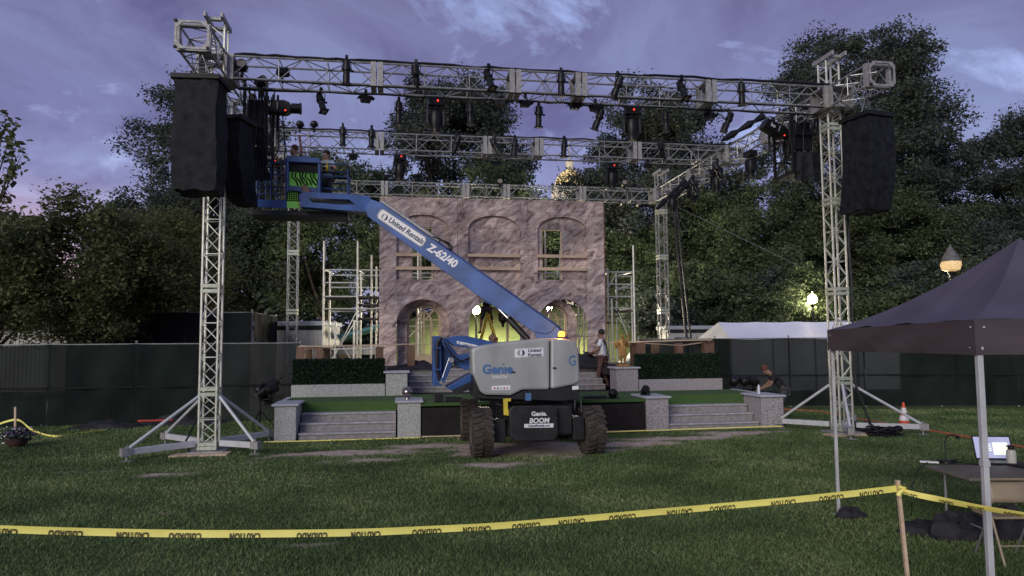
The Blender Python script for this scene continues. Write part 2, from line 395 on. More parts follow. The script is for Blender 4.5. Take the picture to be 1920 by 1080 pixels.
at_ = ground.data.attributes.new('dirt', 'FLOAT', 'POINT'); at_.data.foreach_set('value', dirt(gv[:, 0], gv[:, 1]).astype(np.float32))
tag(ground, kind='structure')

rng = np.random.default_rng(5)
def blades():
    n = 520000
    y = 5.0 * (23 / 5.0) ** (rng.random(n) ** .85); x = (rng.random(n) * 2 - 1) * (.80 * y + 1.2)
    dm = dirt(x, y); c, s_ = math.cos(YAW), math.sin(YAW)
    ls = (x - X0) * c + (y - Y0) * s_; lt = -(x - X0) * s_ + (y - Y0) * c
    thin = .5 + .5 * nz(x * .35, y * .35)
    ok = (rng.random(n) > dm * 1.35) & ~((ls > 1.0) & (ls < 13.7) & (lt > 1.28)) & (rng.random(n) < .55 + .6 * thin)
    x, y, thin = x[ok], y[ok], thin[ok]; n = len(x)
    h = (.015 + .030 * rng.random(n)) * (.7 + .6 * thin) * (1 + .012 * y); w = (.0026 + .00075 * y) * (.6 + .8 * rng.random(n))
    a = rng.random(n) * 6.283; ln = rng.random(n) * 1.3
    la = rng.random(n) * 6.283
    p = np.stack([x, y, terr(x, y) - .003], -1); o = np.stack([np.cos(a) * w, np.sin(a) * w, 0 * w], -1)
    tip = p + np.stack([np.cos(la) * ln * h, np.sin(la) * ln * h, h], -1)
    v = np.stack([p - o, p + o, tip], 1).reshape(-1, 3)
    return v, np.arange(n * 3).reshape(-1, 3)
v, q = blades()
tag(np_mesh('grass', v, q, 'grass_blade', tri=True), 'short mown green grass covering the lawn', 'grass', kind='stuff')

# ------------------------------------------------------------------ trees
def leaves(P, size, rng, flat=.6):
    n = len(P); nrm = rng.normal(size=(n, 3)); nrm[:, 2] = np.abs(nrm[:, 2]) + flat; nrm /= np.linalg.norm(nrm, axis=1)[:, None]
    r = rng.normal(size=(n, 3)); u = np.cross(nrm, r); u /= np.linalg.norm(u, axis=1)[:, None]; w = np.cross(nrm, u)
    l = size * (.55 + .9 * rng.random(n))[:, None]
    v = np.stack([P - u * l * .5, P + w * l * .27 + u * l * .05, P + u * l * .5 - nrm * l * .12, P - w * l * .27 + u * l * .05], 1)
    return v.reshape(-1, 3), np.arange(n * 4).reshape(-1, 4)
def crown_points(lobes, ncl, nl, cr, rng):
    wt = np.array([(l[3] * l[4] * l[5]) ** (.67) for l in lobes]); wt /= wt.sum()
    k = rng.choice(len(lobes), ncl, p=wt); Lb = np.array(lobes)[k]
    d = rng.normal(size=(ncl, 3)); d /= np.linalg.norm(d, axis=1)[:, None]
    rad = .35 + .68 * rng.random(ncl) ** .55
    c = Lb[:, :3] + d * Lb[:, 3:] * rad[:, None]
    sz = cr * (.5 + rng.random(ncl))
    P = np.repeat(c, nl, 0) + np.clip(rng.normal(size=(ncl * nl, 3)), -1.7, 1.7) * np.repeat(sz, nl)[:, None] * np.array([.52, .52, .34])
    return P, c
def tree(name, label, px, Y, top, bot, half, seed, m='leaf_dark_haze', leaf=.34, ncl=330, nl=85, cr=.75, nlobe=15, trunk_r=.3, base=None, spiky=0., group='trees around the stage', lean=0., fork=6, lobescale=1., limbs=True):
    rg = np.random.default_rng(seed)
    ctr = at(px, (top + bot) / 2, Y); zt = at(px, top, Y).z; zb = at(px, bot, Y).z; W = half / F * Y; Hh = (zt - zb) / 2
    bx = ctr.x - lean; bz = terz(bx, Y) if base is None else base
    leaf *= .54; nl = int(nl * 2.7)
    root = thing(name, label, 'tree', (bx, Y, bz), 0, group)
    lobes = [(ctr.x, Y, zb + Hh * .95, W * .62, W * .55, Hh * .72)]
    for i in range(nlobe):
        a = 2 * math.pi * (i / nlobe) + rg.random() * .8; f = rg.uniform(-.8, .86); q = math.sqrt(max(.05, 1 - f * f)) * (1 - .3 * max(0, f))
        s_ = rg.uniform(.2, .4) * W * lobescale
        lobes.append((ctr.x + math.cos(a) * W * q * .74, Y + math.sin(a) * W * q * .66, zb + Hh * (1 + f * .80), s_, s_, s_ * rg.uniform(.8, 1.15) * (1 + spiky)))
    P, cc = crown_points(lobes, ncl, nl, cr, rg)
    P[:, 2] = np.maximum(P[:, 2], bz + .15)
    v, q = leaves(P, leaf, rg); v -= np.array([bx, Y, bz])
    np_mesh('crown', v, q, m, root)
    t = MB(); mid = Vector((ctr.x, Y, zb + Hh * .7)); b0 = Vector((bx, Y, bz - .05))
    t.path([b0, b0 + Vector((0, 0, .35)), b0.lerp(mid, .4) + Vector((.1, 0, 0)), b0.lerp(mid, .75), mid], [trunk_r * 1.45, trunk_r * 1.05, trunk_r * .85, trunk_r * .6, trunk_r * .3], 9)
    if limbs:
        for i in range(fork):
            l = lobes[1 + i * max(1, nlobe // fork)] if 1 + i * max(1, nlobe // fork) < len(lobes) else lobes[-1]
            s0 = b0.lerp(mid, rg.uniform(.4, .9)); e = Vector(l[:3]); m_ = s0.lerp(e, .5) + Vector((0, 0, -.06 * W))
            t.path([s0, m_, e], [trunk_r * .42, trunk_r * .25, trunk_r * .07], 6)
    t.build('trunk', 'bark', root, smooth=True)
    return root, lobes, cc
G = 'trees around the stage'
tree('dark_tree', 'tall dark leafy tree rising behind the left hanging speaker', 405, 44, 148, 560, 200, 11, 'leaf_dark_haze', .36, 430, 90, .8, 20, .4, group=G)
tree('dark_tree', 'dark tree rising above the middle of the stage rig with its top between the trusses', 862, 50, 128, 520, 172, 12, 'leaf_dark_haze', .40, 430, 88, .85, 20, .4, group=G)
tree('green_tree', 'green tree left of the stone facade behind the scaffold', 615, 46, 270, 640, 150, 13, 'leaf_mid', .34, 330, 88, .75, 16, .3, group=G)
tree('dark_tree', 'low dark tree behind the rear left tower and trailer', 470, 50, 360, 620, 140, 14, 'leaf_dark_haze', .36, 260, 88, .8, 14, .3, group=G)
tree('green_tree', 'broad tree right of the gap of sky above the facade', 1235, 50, 175, 560, 185, 15, 'leaf_dark_haze', .40, 430, 90, .85, 20, .4, group=G)
tree('tall_tree', 'tallest dark tree with spiky upright crown behind the right tower', 1618, 47, 45, 560, 195, 16, 'leaf_dark_haze', .38, 760, 92, .85, 34, .45, spiky=.6, group=G, lobescale=1.0)
tree('dark_tree', 'dark tree at the far right edge beyond the tent canopy', 1930, 46, 180, 560, 135, 17, 'leaf_dark_haze', .36, 330, 88, .8, 18, .35, group=G)
tree('green_tree', 'bushy green tree behind the white marquee tent', 1400, 45, 330, 640, 165, 18, 'leaf_mid', .34, 400, 88, .75, 18, .3, group=G)
tree('green_tree', 'green tree with forked trunk left of the bagged lamp', 1665, 43, 330, 590, 150, 19, 'leaf_mid', .32, 330, 88, .7, 16, .42, group=G)
tree('green_tree', 'green tree behind the right scaffold and rear right tower', 1190, 47, 370, 625, 110, 20, 'leaf_mid', .34, 260, 88, .75, 14, .28, group=G)
tree('green_tree', 'small tree in the sky gap just above the facade', 1050, 56, 345, 560, 62, 21, 'leaf_mid', .36, 150, 80, .7, 9, .2, group=G)
tree('green_tree', 'leafy tree seen through the window openings of the facade', 900, 44, 330, 590, 180, 22, 'leaf_mid', .34, 330, 88, .8, 15, .3, group=G)
tree('dark_tree', 'dark tree low behind the bagged lamp at right', 1850, 42, 400, 600, 130, 23, 'leaf_dark_haze', .34, 280, 85, .75, 14, .3, group=G)
tree('pale_tree', 'near olive leaved tree overhanging the left fence', 170, 22.0, 335, 690, 175, 24, 'leaf_olive', .25, 430, 58, .48, 30, .16, base=0, group=G, fork=10, lobescale=.8)
tree('pale_tree', 'olive leaved tree lit by the flood behind the front left tower', 330, 27.5, 350, 600, 105, 25, 'leaf_olive', .22, 200, 62, .5, 15, .16, base=0, group=G, fork=8)
tree('dark_tree', 'dark leafy tree at the left picture edge beside the pale trailer', -15, 25, 390, 650, 120, 26, 'leaf_olive', .22, 240, 60, .55, 16, .2, base=0, group=G, fork=8)
# thin bough reaching in from the far left
def bough():
    root = thing('bare_branch_tree', 'thin tree at the left edge with a few sprigs against the sky', 'tree', (-10.9, 14.6, 0), 0, G)
    t = MB(); b0 = Vector((-11.0, 14.6, 0)); t.path([b0, b0 + Vector((-.1, 0, 1.8)), b0 + Vector((0, 0, 4.2))], [.12, .10, .06], 8); P = []
    rg = np.random.default_rng(3)
    for (px, py) in [(30, 275), (12, 222), (22, 312), (25, 240), (40, 292), (8, 372), (30, 400)]:
        e = at(px, py, 14.6); s0 = b0 + Vector((0, 0, rg.uniform(3.2, 4.1))); m_ = s0.lerp(e, .55) + Vector((0, 0, .12))
        t.path([s0, m_, e], [.035, .018, .006], 5)
        for k in range(4): P.append(np.array(m_.lerp(e, .45 + .2 * k))[None] + rg.normal(size=(10, 3)) * .07)
    P = np.concatenate(P); v, q = leaves(P, .15, rg, .2); v -= np.array(root.location)
    np_mesh('crown', v, q, 'leaf_olive', root); t.build('trunk', 'bark', root, smooth=True)
bough()
# far woods closing the view behind the single trees
def woods():
    rg = np.random.default_rng(77); lob = []
    for i in range(60):
        x = -95 + 190 * i / 59 + rg.uniform(-1.5, 1.5); y = 84 + rg.uniform(-6, 8); b_ = terz(x, y); hh = rg.uniform(8.5, 13.5) * (.72 if -8 < x < 16 else 1)
        for k in range(3): lob.append((x + rg.uniform(-1.5, 1.5), y + rg.uniform(-1, 1), b_ + hh * (.22 + .28 * k), 3.2 - .5 * k, 2.5, hh * .26))
    P, _ = crown_points(lob, 2600, 34, 1.3, rg); v, q = leaves(P, .8, rg)
    tag(np_mesh('distant_woods', v, q, 'leaf_dark_haze'), 'dark belt of woods far behind the park trees', 'woods', kind='stuff')
woods()
# shrubs on the bank
def shrub(label, px, py, Y, w, h, seed, m='leaf_mid'):
    rg = np.random.default_rng(seed); x = at(px, py, Y).x; z = terz(x, Y); root = thing('shrub', label, 'shrub', (x, Y, z), 0, 'shrubs on the grass bank')
    lob = [(x + rg.uniform(-.4, .4) * w, Y + rg.uniform(-.3, .3) * w, z + h * rg.uniform(.35, .7), w * .5, w * .45, h * .45) for _ in range(6)]
    P, _ = crown_points(lob, 60, 60, .35, rg); P[:, 2] = np.maximum(P[:, 2], z + .03); v, q = leaves(P, .16, rg); v -= np.array([x, Y, z])
    np_mesh('foliage', v, q, m, root)
    t = MB()
    for i in range(4): t.path([(x, Y, z - .05), (x + rg.uniform(-.4, .4) * w, Y + rg.uniform(-.2, .2), z + h * .6)], [.04, .015], 5)
    t.build('stem', 'bark', root)
for i, (px_, Yw, w_, h_) in enumerate(((1262, 37.5, 3.2, 3.4), (1335, 38.5, 3.4, 3.9), (1410, 37.2, 3.4, 3.5), (1478, 39.5, 3.2, 3.2), (1552, 38.6, 3.4, 3.6), (1625, 38, 3.4, 3.3), (1700, 38.8, 3.6, 3.8), (1790, 38, 3.8, 3.6), (1880, 38.4, 3.8, 3.9))):
    rs = np.random.default_rng(200 + i); xx = at(px_, 600, Yw).x; zz = terz(xx, Yw); rt_ = thing('bush', 'dark bushy shrub on the bank behind the marquee and right fence, %s from the left' % ORD[i], 'bush', (xx, Yw, zz), 0, 'bushes at the foot of the bank')
    lb = [(xx + rs.uniform(-.5, .5) * w_, Yw + rs.uniform(-.3, .3) * w_, zz + h_ * rs.uniform(.2, .75), w_ * .42, w_ * .35, h_ * .36) for _ in range(7)]
    P, _ = crown_points(lb, 150, 90, .5, rs); P[:, 2] = np.maximum(P[:, 2], zz + .03); v, q = leaves(P, .19, rs); v -= np.array([xx, Yw, zz]); np_mesh('foliage', v, q, 'leaf_mid' if i % 3 else 'leaf_dark_haze', rt_)
    t = MB()
    for k_ in range(4): t.path([(xx, Yw, zz - .05), (xx + rs.uniform(-.4, .4) * w_, Yw + rs.uniform(-.3, .3), zz + h_ * .65)], [.06, .02], 5)
    t.build('stem', 'bark', rt_)
shrub('rounded shrub beside the rear right tower', 1205, 600, 41, 1.6, 1.9, 1); shrub('low shrub on the bank right of the facade', 1150, 600, 43, 1.4, 1.3, 2)
shrub('pale shrub left of the white trailer at right', 1320, 595, 42, .9, 1.7, 3, 'leaf_olive'); shrub('bright shrub under the lit street lamp', 1490, 590, 41, 1.5, 1.4, 4, 'leaf_olive')
shrub('yellow green shrub behind the left trailer', 520, 590, 40, 1.5, 2.6, 5, 'leaf_olive'); shrub('shrub behind the canopy tent below the bagged lamp', 1745, 560, 39, 1.3, 2.2, 6, 'leaf_olive')

# ------------------------------------------------------------------ street lamps and other lights of the park
def lamp(label, px, py, Y, kind='globe', r=.25, gm='lamp_globe_hot', pw=0):
    g = at(px, py, Y); bz = terz(g.x, Y); root = thing('street_lamp', label, 'street lamp', (g.x, Y, bz), 0, 'park street lamps')
    p = MB(); p.lathe([(.2, bz), (.2, bz + .12), (.15, bz + .2), (.13, bz + .75), (.08, bz + .85), (.06, bz + 1.1), (.05, g.z - r * 1.8), (.09, g.z - r * 1.7), (.06, g.z - r * 1.5), (.13, g.z - r * 1.15), (.13, g.z - r * .98)], (g.x, Y, 0), 12)
    p.build('lamp_post', 'lamp_post', root, smooth=True)
    if kind == 'globe':
        gl = MB(); gl.lathe([(.11, g.z - r), (r * .85, g.z - r * .6), (r, g.z - r * .05), (r * .86, g.z + r * .55), (r * .4, g.z + r * .95)], (g.x, Y, 0), 16); gl.build('globe', gm, root, smooth=True)
        f = MB(); f.lathe([(r * .42, g.z + r * .95), (r * .34, g.z + r * 1.1), (r * .12, g.z + r * 1.25), (r * .16, g.z + r * 1.4), (.005, g.z + r * 1.7)], (g.x, Y, 0), 10); f.build('finial', 'lamp_globe', root, smooth=True)
    else:
        h = MB(); rg = random.Random(2); prof = [(.1, -1.0), (r * .85, -.8), (r, -.25), (r * .95, .1)]
        n = 18; hz = MB()
        def crumple(prof, mb):
            vs = []; fs = []
            for rr, z in prof:
                for i in range(n): a = 2 * math.pi * i / n; k = rr * (1 + rg.uniform(-.10, .10)); vs.append((g.x + k * math.cos(a), Y + k * math.sin(a), g.z + z * r * 1.05))
            for j in range(len(prof) - 1):
                for i in range(n): fs.append((j * n + i, j * n + (i + 1) % n, (j + 1) * n + (i + 1) % n, (j + 1) * n + i))
            mb.add(vs, fs)
        crumple(prof, h); h.build('lit_bag', 'bag_lit', root, smooth=True)
        rg = random.Random(2); crumple([(r * .97, .08), (r * .7, .75), (r * .33, 1.3), (r * .12, 1.75), (.02, 1.95)], hz); hz.build('bag_top', 'bag_grey', root, smooth=True)
    if pw:
        li = bpy.data.lights.new('lamp_light', 'POINT'); li.energy = pw; li.color = (1, .88, .66); li.shadow_soft_size = .25; lo = bpy.data.objects.new('lamp_light', li); C.objects.link(lo); lo.parent = root; lo.location = (0, .5, g.z - bz - r - .1)
    return root
lamp('lit globe street lamp beyond the white marquee tent', 1523, 561, 35.6, 'globe', .22, pw=260)
lamp('street lamp glowing through the top of the right archway door', 1030, 573, 35.5, 'globe', .17, 'lamp_globe_hot', 2000)
lamp('street lamp wrapped in a crumpled bag glowing at right above the tent roof', 1783, 492, 27, 'bag', .34, pw=60)
lamp('lit globe street lamp seen through the middle arch of the facade', 893, 581, 36, 'globe', .19, 'lamp_globe_hot', 2000)
def flood(label, px, py, Y, w):
    fl_pw = 220
    g = at(px, py, Y); root = thing('floodlight', label, 'floodlight', (g.x, Y, 0), 0)
    m = MB(); m.tube((g.x, Y, 0), (g.x, Y, g.z), .045, 8)
    for a in range(3): m.bar((g.x, Y, .9), (g.x + .6 * math.cos(a * 2.1), Y + .6 * math.sin(a * 2.1), .02), .03)
    m.build('stand', 'black_metal', root)
    h = MB(); h.box((g.x, Y + .09, g.z), (w, .16, w * .7)); h.build('housing', 'black_metal', root, bevel=.02)
    l = MB(); l.box((g.x, Y - .0, g.z), (w * .9, .01, w * .6)); l.build('lamp_face', 'flood', root)
    li = bpy.data.lights.new('flood_light', 'POINT'); li.energy = fl_pw; li.color = (1, .78, .38); li.shadow_soft_size = .15; lo = bpy.data.objects.new('flood_light', li); C.objects.link(lo); lo.parent = root; lo.location = (0, -.25, g.z)
flood('bright warm floodlight shining through the left tree behind the dark enclosure', 217, 571, 24.2, .55)

def dome():
    Y = 262; c = at(1068, 336, Y); r = 5.6; root = thing('domed_building', 'distant domed building with floodlit gold dome and spire between the trees', 'building', (c.x, Y, terz(c.x, Y)))
    z0 = c.z - 3
    m = MB(); m.box((c.x, Y + 6, (8 + z0 - 9) / 2), (44, 22, z0 - 9 - 8)); m.lathe([(7.5, z0 - 9), (7.5, z0 - 7.2), (6.2, z0 - 7), (6.2, z0 - .6), (6.5, z0 - .5), (6.5, z0)], (c.x, Y, 0), 28); m.build('wall', 'dome_stone_glow', root)
    for i in range(14):
        a = 2 * math.pi * i / 14; w = MB(); w.tube((c.x + 6.4 * math.cos(a), Y + 6.4 * math.sin(a), z0 - 6.9), (c.x + 6.4 * math.cos(a), Y + 6.4 * math.sin(a), z0 - .6), .3, 8); w.build('column', 'dome_stone_glow', root)
    d = MB(); d.lathe([(r * math.cos(k * math.pi / 20) + .01, z0 + 6.4 * math.sin(k * math.pi / 20)) for k in range(10)] + [(.9, z0 + 6.5)], (c.x, Y, 0), 36); d.build('dome', 'dome_gold_glow', root, smooth=True)
    l = MB(); l.lathe([(1.3, z0 + 6.3), (1.3, z0 + 9), (1.6, z0 + 9.1), (.9, z0 + 10), (.12, z0 + 11), (.1, z0 + 17), (.02, z0 + 17.4)], (c.x, Y, 0), 12); l.build('lantern', 'dome_stone_glow', root)
dome()

# ------------------------------------------------------------------ fences
def cloth(mb, p, q, z0, z1, seed, amp=.05, nx=22, nz=8):
    rg = random.Random(seed); d = (Vector(q) - Vector(p)); L_ = d.length; d.normalize(); n = Vector((-d.y, d.x, 0)); ph = [rg.uniform(0, 6.3) for _ in range(4)]
    vs = []
    for j in range(nz + 1):
        for i in range(nx + 1):
            u = i / nx; v = j / nz; e = math.sin(math.pi * u) * .6 + .4
            o = amp * e * (math.sin(7 * u + ph[0] + 2 * v) + .6 * math.sin(13 * u - 5 * v + ph[1]) + .5 * math.sin(9 * v + 4 * u + ph[2]))
            sag = -.035 * math.sin(math.pi * u) * (1 if j == nz else 0)
            vs.append(Vector(p) + d * (u * L_) + n * o + Vector((0, 0, z0 + (z1 - z0) * v + sag)))
    mb.add(vs, [(j * (nx + 1) + i, j * (nx + 1) + i + 1, (j + 1) * (nx + 1) + i + 1, (j + 1) * (nx + 1) + i) for j in range(nz) for i in range(nx)])
def fence(label, pts, z, step, m='fence_mesh', pale=(), group='screen fences around the park', seed=1, seam=1.05, z0=.04, zs=None):
    root = thing('screen_fence', label, 'fence', rig(*pts[0]), YAW, group)
    P = [rig(*p) for p in pts]; k = 0
    for a, b_ in zip(P[:-1], P[1:]):
        n = max(1, round((b_ - a).length / step))
        for i in range(n):
            p = a.lerp(b_, i / n); q = a.lerp(b_, (i + 1) / n); off = (q - p).normalized().cross(ZV) * .05
            mb = MB(); cloth(mb, p + off, q + off, z0, z, seed * 31 + k)
            mb.build('mesh_panel', 'fence_mesh_pale' if k in pale else m, root, smooth=True)
            po = MB(); po.tube(p + Vector((0, 0, -.05)), p + Vector((0, 0, z + .05)), .028, 8); po.sphere(p + Vector((0, 0, z + .06)), .04, 8); po.build('post', 'pole_steel', root, smooth=True)
            ra = MB(); ra.tube(p + Vector((0, 0, z - .01)), q + Vector((0, 0, z - .01)), .02, 6)
            ra.build('top_rail', 'pole_steel', root)
            if seam:
                se = MB(); se.box((p + q) / 2 + off * 1.9 + Vector((0, 0, seam)), ((q - p).length * .98, .006, .055), Matrix.Rotation(math.atan2((q - p).y, (q - p).x), 3, 'Z')); se.build('seam_strip', 'fence_dark', root)
            k += 1
    po = MB(); po.tube(P[-1] + Vector((0, 0, -.05)), P[-1] + Vector((0, 0, z + .05)), .028, 8); po.build('post', 'pole_steel', root)
    return root
fence('long dark green mesh fence behind the front left tower', [(-10.2, 6.0), (1.05, 6.0)], 2.26, 2.25, pale=(4,), seed=1)
fence('taller black screened enclosure behind the left fence', [(-6.6, 9.2), (-5.0, 9.0), (-.9, 9.0), (-.7, 12.5)], 3.28, 2.0, 'fence_dark', seed=2, seam=0)
fence('green mesh fence behind the right tower and canopy tent', [(11.95, 7.6), (14.5, 7.2), (26.5, 4.6)], 2.3, 2.4, seed=3)

# ------------------------------------------------------------------ trailers, sheds, marquee behind the fences
def trailer(label, x0, x1, ytop, Y, dep, m='trailer_white', win=0, ribs=True, yaw=0., zb=.35):
    a = at(x0, ytop, Y); b_ = at(x1, ytop, Y); zt = a.z; w = (b_ - a).length; gz = terz(a.x, Y)
    root = thing('trailer', label, 'trailer', (a.x, Y, gz), yaw, 'white trailers behind the fences'); T = Matrix.Translation((a.x, Y, gz)) @ Matrix.Rotation(yaw, 4, 'Z'); zt -= gz
    m_ = MB(T); m_.bx(0, w, 0, dep, zb, zt - .18)
    if ribs:
        n = int(w / .16)
        for i in range(n): m_.bx(i * w / n + .03, i * w / n + .10, -.02, 0, zb + .02, zt - .2)
    m_.build('body', m, root)
    r = MB(T); r.bx(-.08, w + .08, -.08, dep + .08, zt - .18, zt); r.build('roof', 'trailer_roof', root, bevel=.03)
    s_ = MB(T); s_.bx(-.02, w + .02, -.03, -.022, zt - .34, zt - .18); s_.build('fascia', 'dark_void', root)
    for i in range(win):
        wx = w * (i + .65) / (win + .3); f = MB(T); f.bx(wx - .42, wx + .42, -.05, -.021, zt - 1.05, zt - .5); fo = f.build('window', 'trailer_white', root); g = MB(T); g.bx(wx - .36, wx - .02, -.06, -.051, zt - 1.0, zt - .55); g.bx(wx + .03, wx + .36, -.06, -.051, zt - 1.0, zt - .55); g.build('pane', 'dark_void', fo)
    for i in range(2):
        wh = MB(T); wh.tube((w * (.42 + .16 * i), .05, .3), (w * (.42 + .16 * i), .3, .3), .3, 14); wh.build('wheel', 'rubber', root)
    return root
trailer('ribbed white trailer behind the left fence beside the rear left tower', 472, 607, 603, 27.5, 2.6)
trailer('pale trailer at the far left seen under the tree', -60, 88, 605, 29, 2.6)
trailer('white trailer with small windows left of the marquee tent', 1252, 1345, 611, 34, 2.4, win=2, ribs=False)
def shed():
    Y = 29; a = at(620, 632, Y); b_ = at(726, 604, Y); root = thing('teal_roof_shed', 'open shed with sloping teal tarp roof behind the left scaffold', 'shed', (a.x, Y, 0))
    r = MB(); r.prism([(a.x, Y, a.z - .12), (b_.x, Y, b_.z - .12), (b_.x, Y, b_.z), (a.x, Y, a.z)], (0, 2.4, 0)); r.build('roof', 'teal_tarp', root)
    w = MB(); w.bx(a.x, b_.x, Y + .2, Y + .3, a.z - .72, a.z - .35); w.build('white_band', 'trailer_white', root)
    k = MB(); k.bx(a.x + .1, b_.x, Y + 1.6, Y + 1.7, 0, a.z - .2); k.build('shade_backing', 'dark_void', root)  # near-black sheet standing for the shade under the shed roof
    for x in (a.x + .1, (a.x + b_.x) / 2, b_.x - .1):
        p = MB(); p.bx(x - .05, x + .05, Y, Y + .1, 0, a.z - .36); p.build('post', 'pine', root)
    c = MB(); c.bx(a.x + .25, a.x + .75, Y + .6, Y + .66, 0, 1.95); c.build('door_board', 'pine', root)
shed()
def marquee():
    Y = 31; rl = at(1347, 604, Y + 2); rr = at(1640, 609, Y + 2); fl = at(1369, 634, Y); z0 = fl.z; xr = rr.x; zr = rl.z; xl = fl.x
    root = thing('marquee_tent', 'white marquee tent with long ridged roof behind the right fence', 'tent', (xl, Y, terz(xl, Y)))
    for nm, pl in (('roof', None),):
        m = MB(); n = 24; vs = []
        for i in range(n + 1):
            u = i / n; x0_ = xl + (xr - xl) * u; xr_ = rl.x + (xr - rl.x) * u; sg = -.06 * abs(math.sin(u * math.pi * 4))
            for k, (yy, zz) in enumerate(((0, z0), (.6, z0 + (zr - z0) * .26), (1.3, z0 + (zr - z0) * .58), (2, zr), (4, z0))): vs.append((x0_ + (xr_ - x0_) * min(1, yy / 2) if yy <= 2 else x0_, Y + yy, zz + (sg if k in (1, 2) else (0 if k != 3 else sg * .6))))
        fs = [(i * 5 + k, (i + 1) * 5 + k, (i + 1) * 5 + k + 1, i * 5 + k + 1) for i in range(n) for k in range(4)]
        m.add(vs, fs); m.build('roof', 'tent_white', root, smooth=True)
    g = MB(); g.add([(xl, Y, z0), (xl - .9, Y + 2, z0), (xl - .3, Y + 4, z0), (rl.x - .01, Y + 2, zr - .02)], [(0, 1, 3), (1, 2, 3)]); g.build('gable_end', 'trailer_white', root)
    w = MB(); w.bx(xl, xr, Y + .02, Y + .04, 0, z0 - .02); w.build('side_wall', 'tent_white', root)
    for i in range(5):
        p = MB(); p.tube((xl + (xr - xl) * i / 4, Y - .03, 0), (xl + (xr - xl) * i / 4, Y - .03, z0), .035, 8); p.build('tent_pole', 'alu_matte', root)
marquee()
def van():
    Y = 30.5; a = at(1165, 640, Y); w = 2.9; root = thing('white_van', 'white van with a red stripe parked behind the right balustrade', 'van', (a.x + w / 2, Y, 0))
    b_ = MB(); b_.prism([(a.x, Y, .4), (a.x + w, Y, .4), (a.x + w, Y, 1.95), (a.x + w - .3, Y, 2.15), (a.x + .9, Y, 2.15), (a.x + .45, Y, 1.5), (a.x + .03, Y, 1.3)], (0, 1.7, 0)); b_.build('body', 'trailer_white', root, bevel=.06)
    s_ = MB(); s_.bx(a.x + .1, a.x + w - .05, Y - .008, Y - .003, .95, 1.2); s_.build('red_stripe', 'red_paint', root)
    g = MB(); g.prism([(a.x + .62, Y - .006, 1.5), (a.x + 1.3, Y - .006, 1.5), (a.x + 1.3, Y - .006, 2.0), (a.x + .95, Y - .006, 2.0)], (0, .003, 0)); g.build('side_window', 'dark_void', root)
    for x in (.55, 2.3):
        t = MB(); t.tube((a.x + x, Y - .02, .34), (a.x + x, Y + .2, .34), .34, 16); t.build('wheel', 'rubber', root)
van()
# ------------------------------------------------------------------ stage
DZ, UZ, TF = .81, 1.45, 1.35
def rmb(): return MB(RIG)
stage = rthing('stage', 'low stage covered in green turf with black front panels in the middle', 'stage', 7.3, 3.2)
m = rmb(); m.bx(1.12, 13.5, 2.33, 4.2, DZ - .24, DZ); m.bx(4.40, 9.97, TF + .02, 2.329, DZ - .07, DZ - .001); m.build('turf_deck', 'stage_turf', stage)
m = rmb(); m.bx(1.0, 1.118, 2.2, 4.1, DZ - .3, DZ + .012); m.build('left_trim', 'cap_stone', stage)
m = rmb(); m.bx(13.502, 13.62, 2.2, 4.1, DZ - .3, DZ + .012); m.build('right_trim', 'cap_stone', stage)
for i in range(4):
    a = 4.44 + (9.93 - 4.44) * i / 4; b_ = 4.44 + (9.93 - 4.44) * (i + 1) / 4
    m = rmb(); m.bx(a + .008, b_ - .008, TF, TF + .03, .05, .70); m.build('black_panel', 'stage_black', stage)
m = rmb(); m.bx(4.44, 9.93, TF - .012, TF + .018, .02, .048); m.build('kick_strip', 'pine', stage)
m = rmb(); m.bx(1.2, 13.4, 2.6, 4.3, .02, DZ - .25); m.bx(2.4, 12, 6.1, 10.6, .02, UZ - .21); m.bx(4.2, 9.96, 4.1, 6.2, .02, DZ - .005); m.build('substructure', 'stage_black', stage)
m = rmb(); m.bx(2.4, 12.0, 6.06, 10.7, UZ - .2, UZ); m.bx(2.4, 4.16, 4.62, 6.058, UZ - .2, UZ); m.bx(10.0, 12.0, 4.62, 6.058, UZ - .2, UZ); m.build('upper_deck', 'deck_dark', stage)
def steps(label, s0, s1, t0, zs, dt, riser='step_paint'):
    root = rthing('stage_steps', label, 'steps', (s0 + s1) / 2, t0, zs[0] - .2, 'painted stage steps'); z0 = zs[0] - (zs[1] - zs[0])
    for i, z in enumerate(zs):
        a = t0 + dt * i
        m = rmb(); m.bx(s0, s1, a, a + .03, (z0 if i == 0 else zs[i - 1]) , z - .04); m.build('riser', riser, root)
        m = rmb(); m.bx(s0, s1, a - .035, a + dt + .01, z - .04, z); m.build('tread', 'tread', root, bevel=.008)
    return root
steps('wide left front steps between two granite pedestals', 1.62, 3.84, 1.46, [.17, .37, .57], .29)
steps('wide right front steps between two granite pedestals', 10.58, 12.98, 1.46, [.17, .37, .57], .29)
steps('upper steps in the middle leading to the facade behind the boom lift', 4.18, 9.98, 4.95, [DZ + .16, DZ + .32, DZ + .48, UZ - .004], .28)
def pedestal(label, s0, s1, t0, t1, z0, z1, m='granite'):
    root = rthing('stone_pedestal', label, 'pedestal', (s0 + s1) / 2, (t0 + t1) / 2, z0, 'granite pedestals of the stage')
    b_ = rmb(); b_.bx(s0, s1, t0, t1, z0, z1 - .05); b_.build('pedestal_block', m, root, bevel=.008)
    c = rmb(); c.bx(s0 - .06, s1 + .06, t0 - .06, t1 + .06, z1 - .05, z1); c.build('cap', 'cap_stone', root, bevel=.012)
pedestal('granite pedestal at the far left end of the front steps with bare cap', 1.10, 1.58, TF, 2.31, 0, .86)
pedestal('granite pedestal right of the left steps with a dark ball on top', 3.88, 4.42, TF, 2.31, 0, .88)
pedestal('granite pedestal left of the right steps carrying a small black lamp', 9.96, 10.54, TF, 2.31, 0, .865, 'granite_mauve')
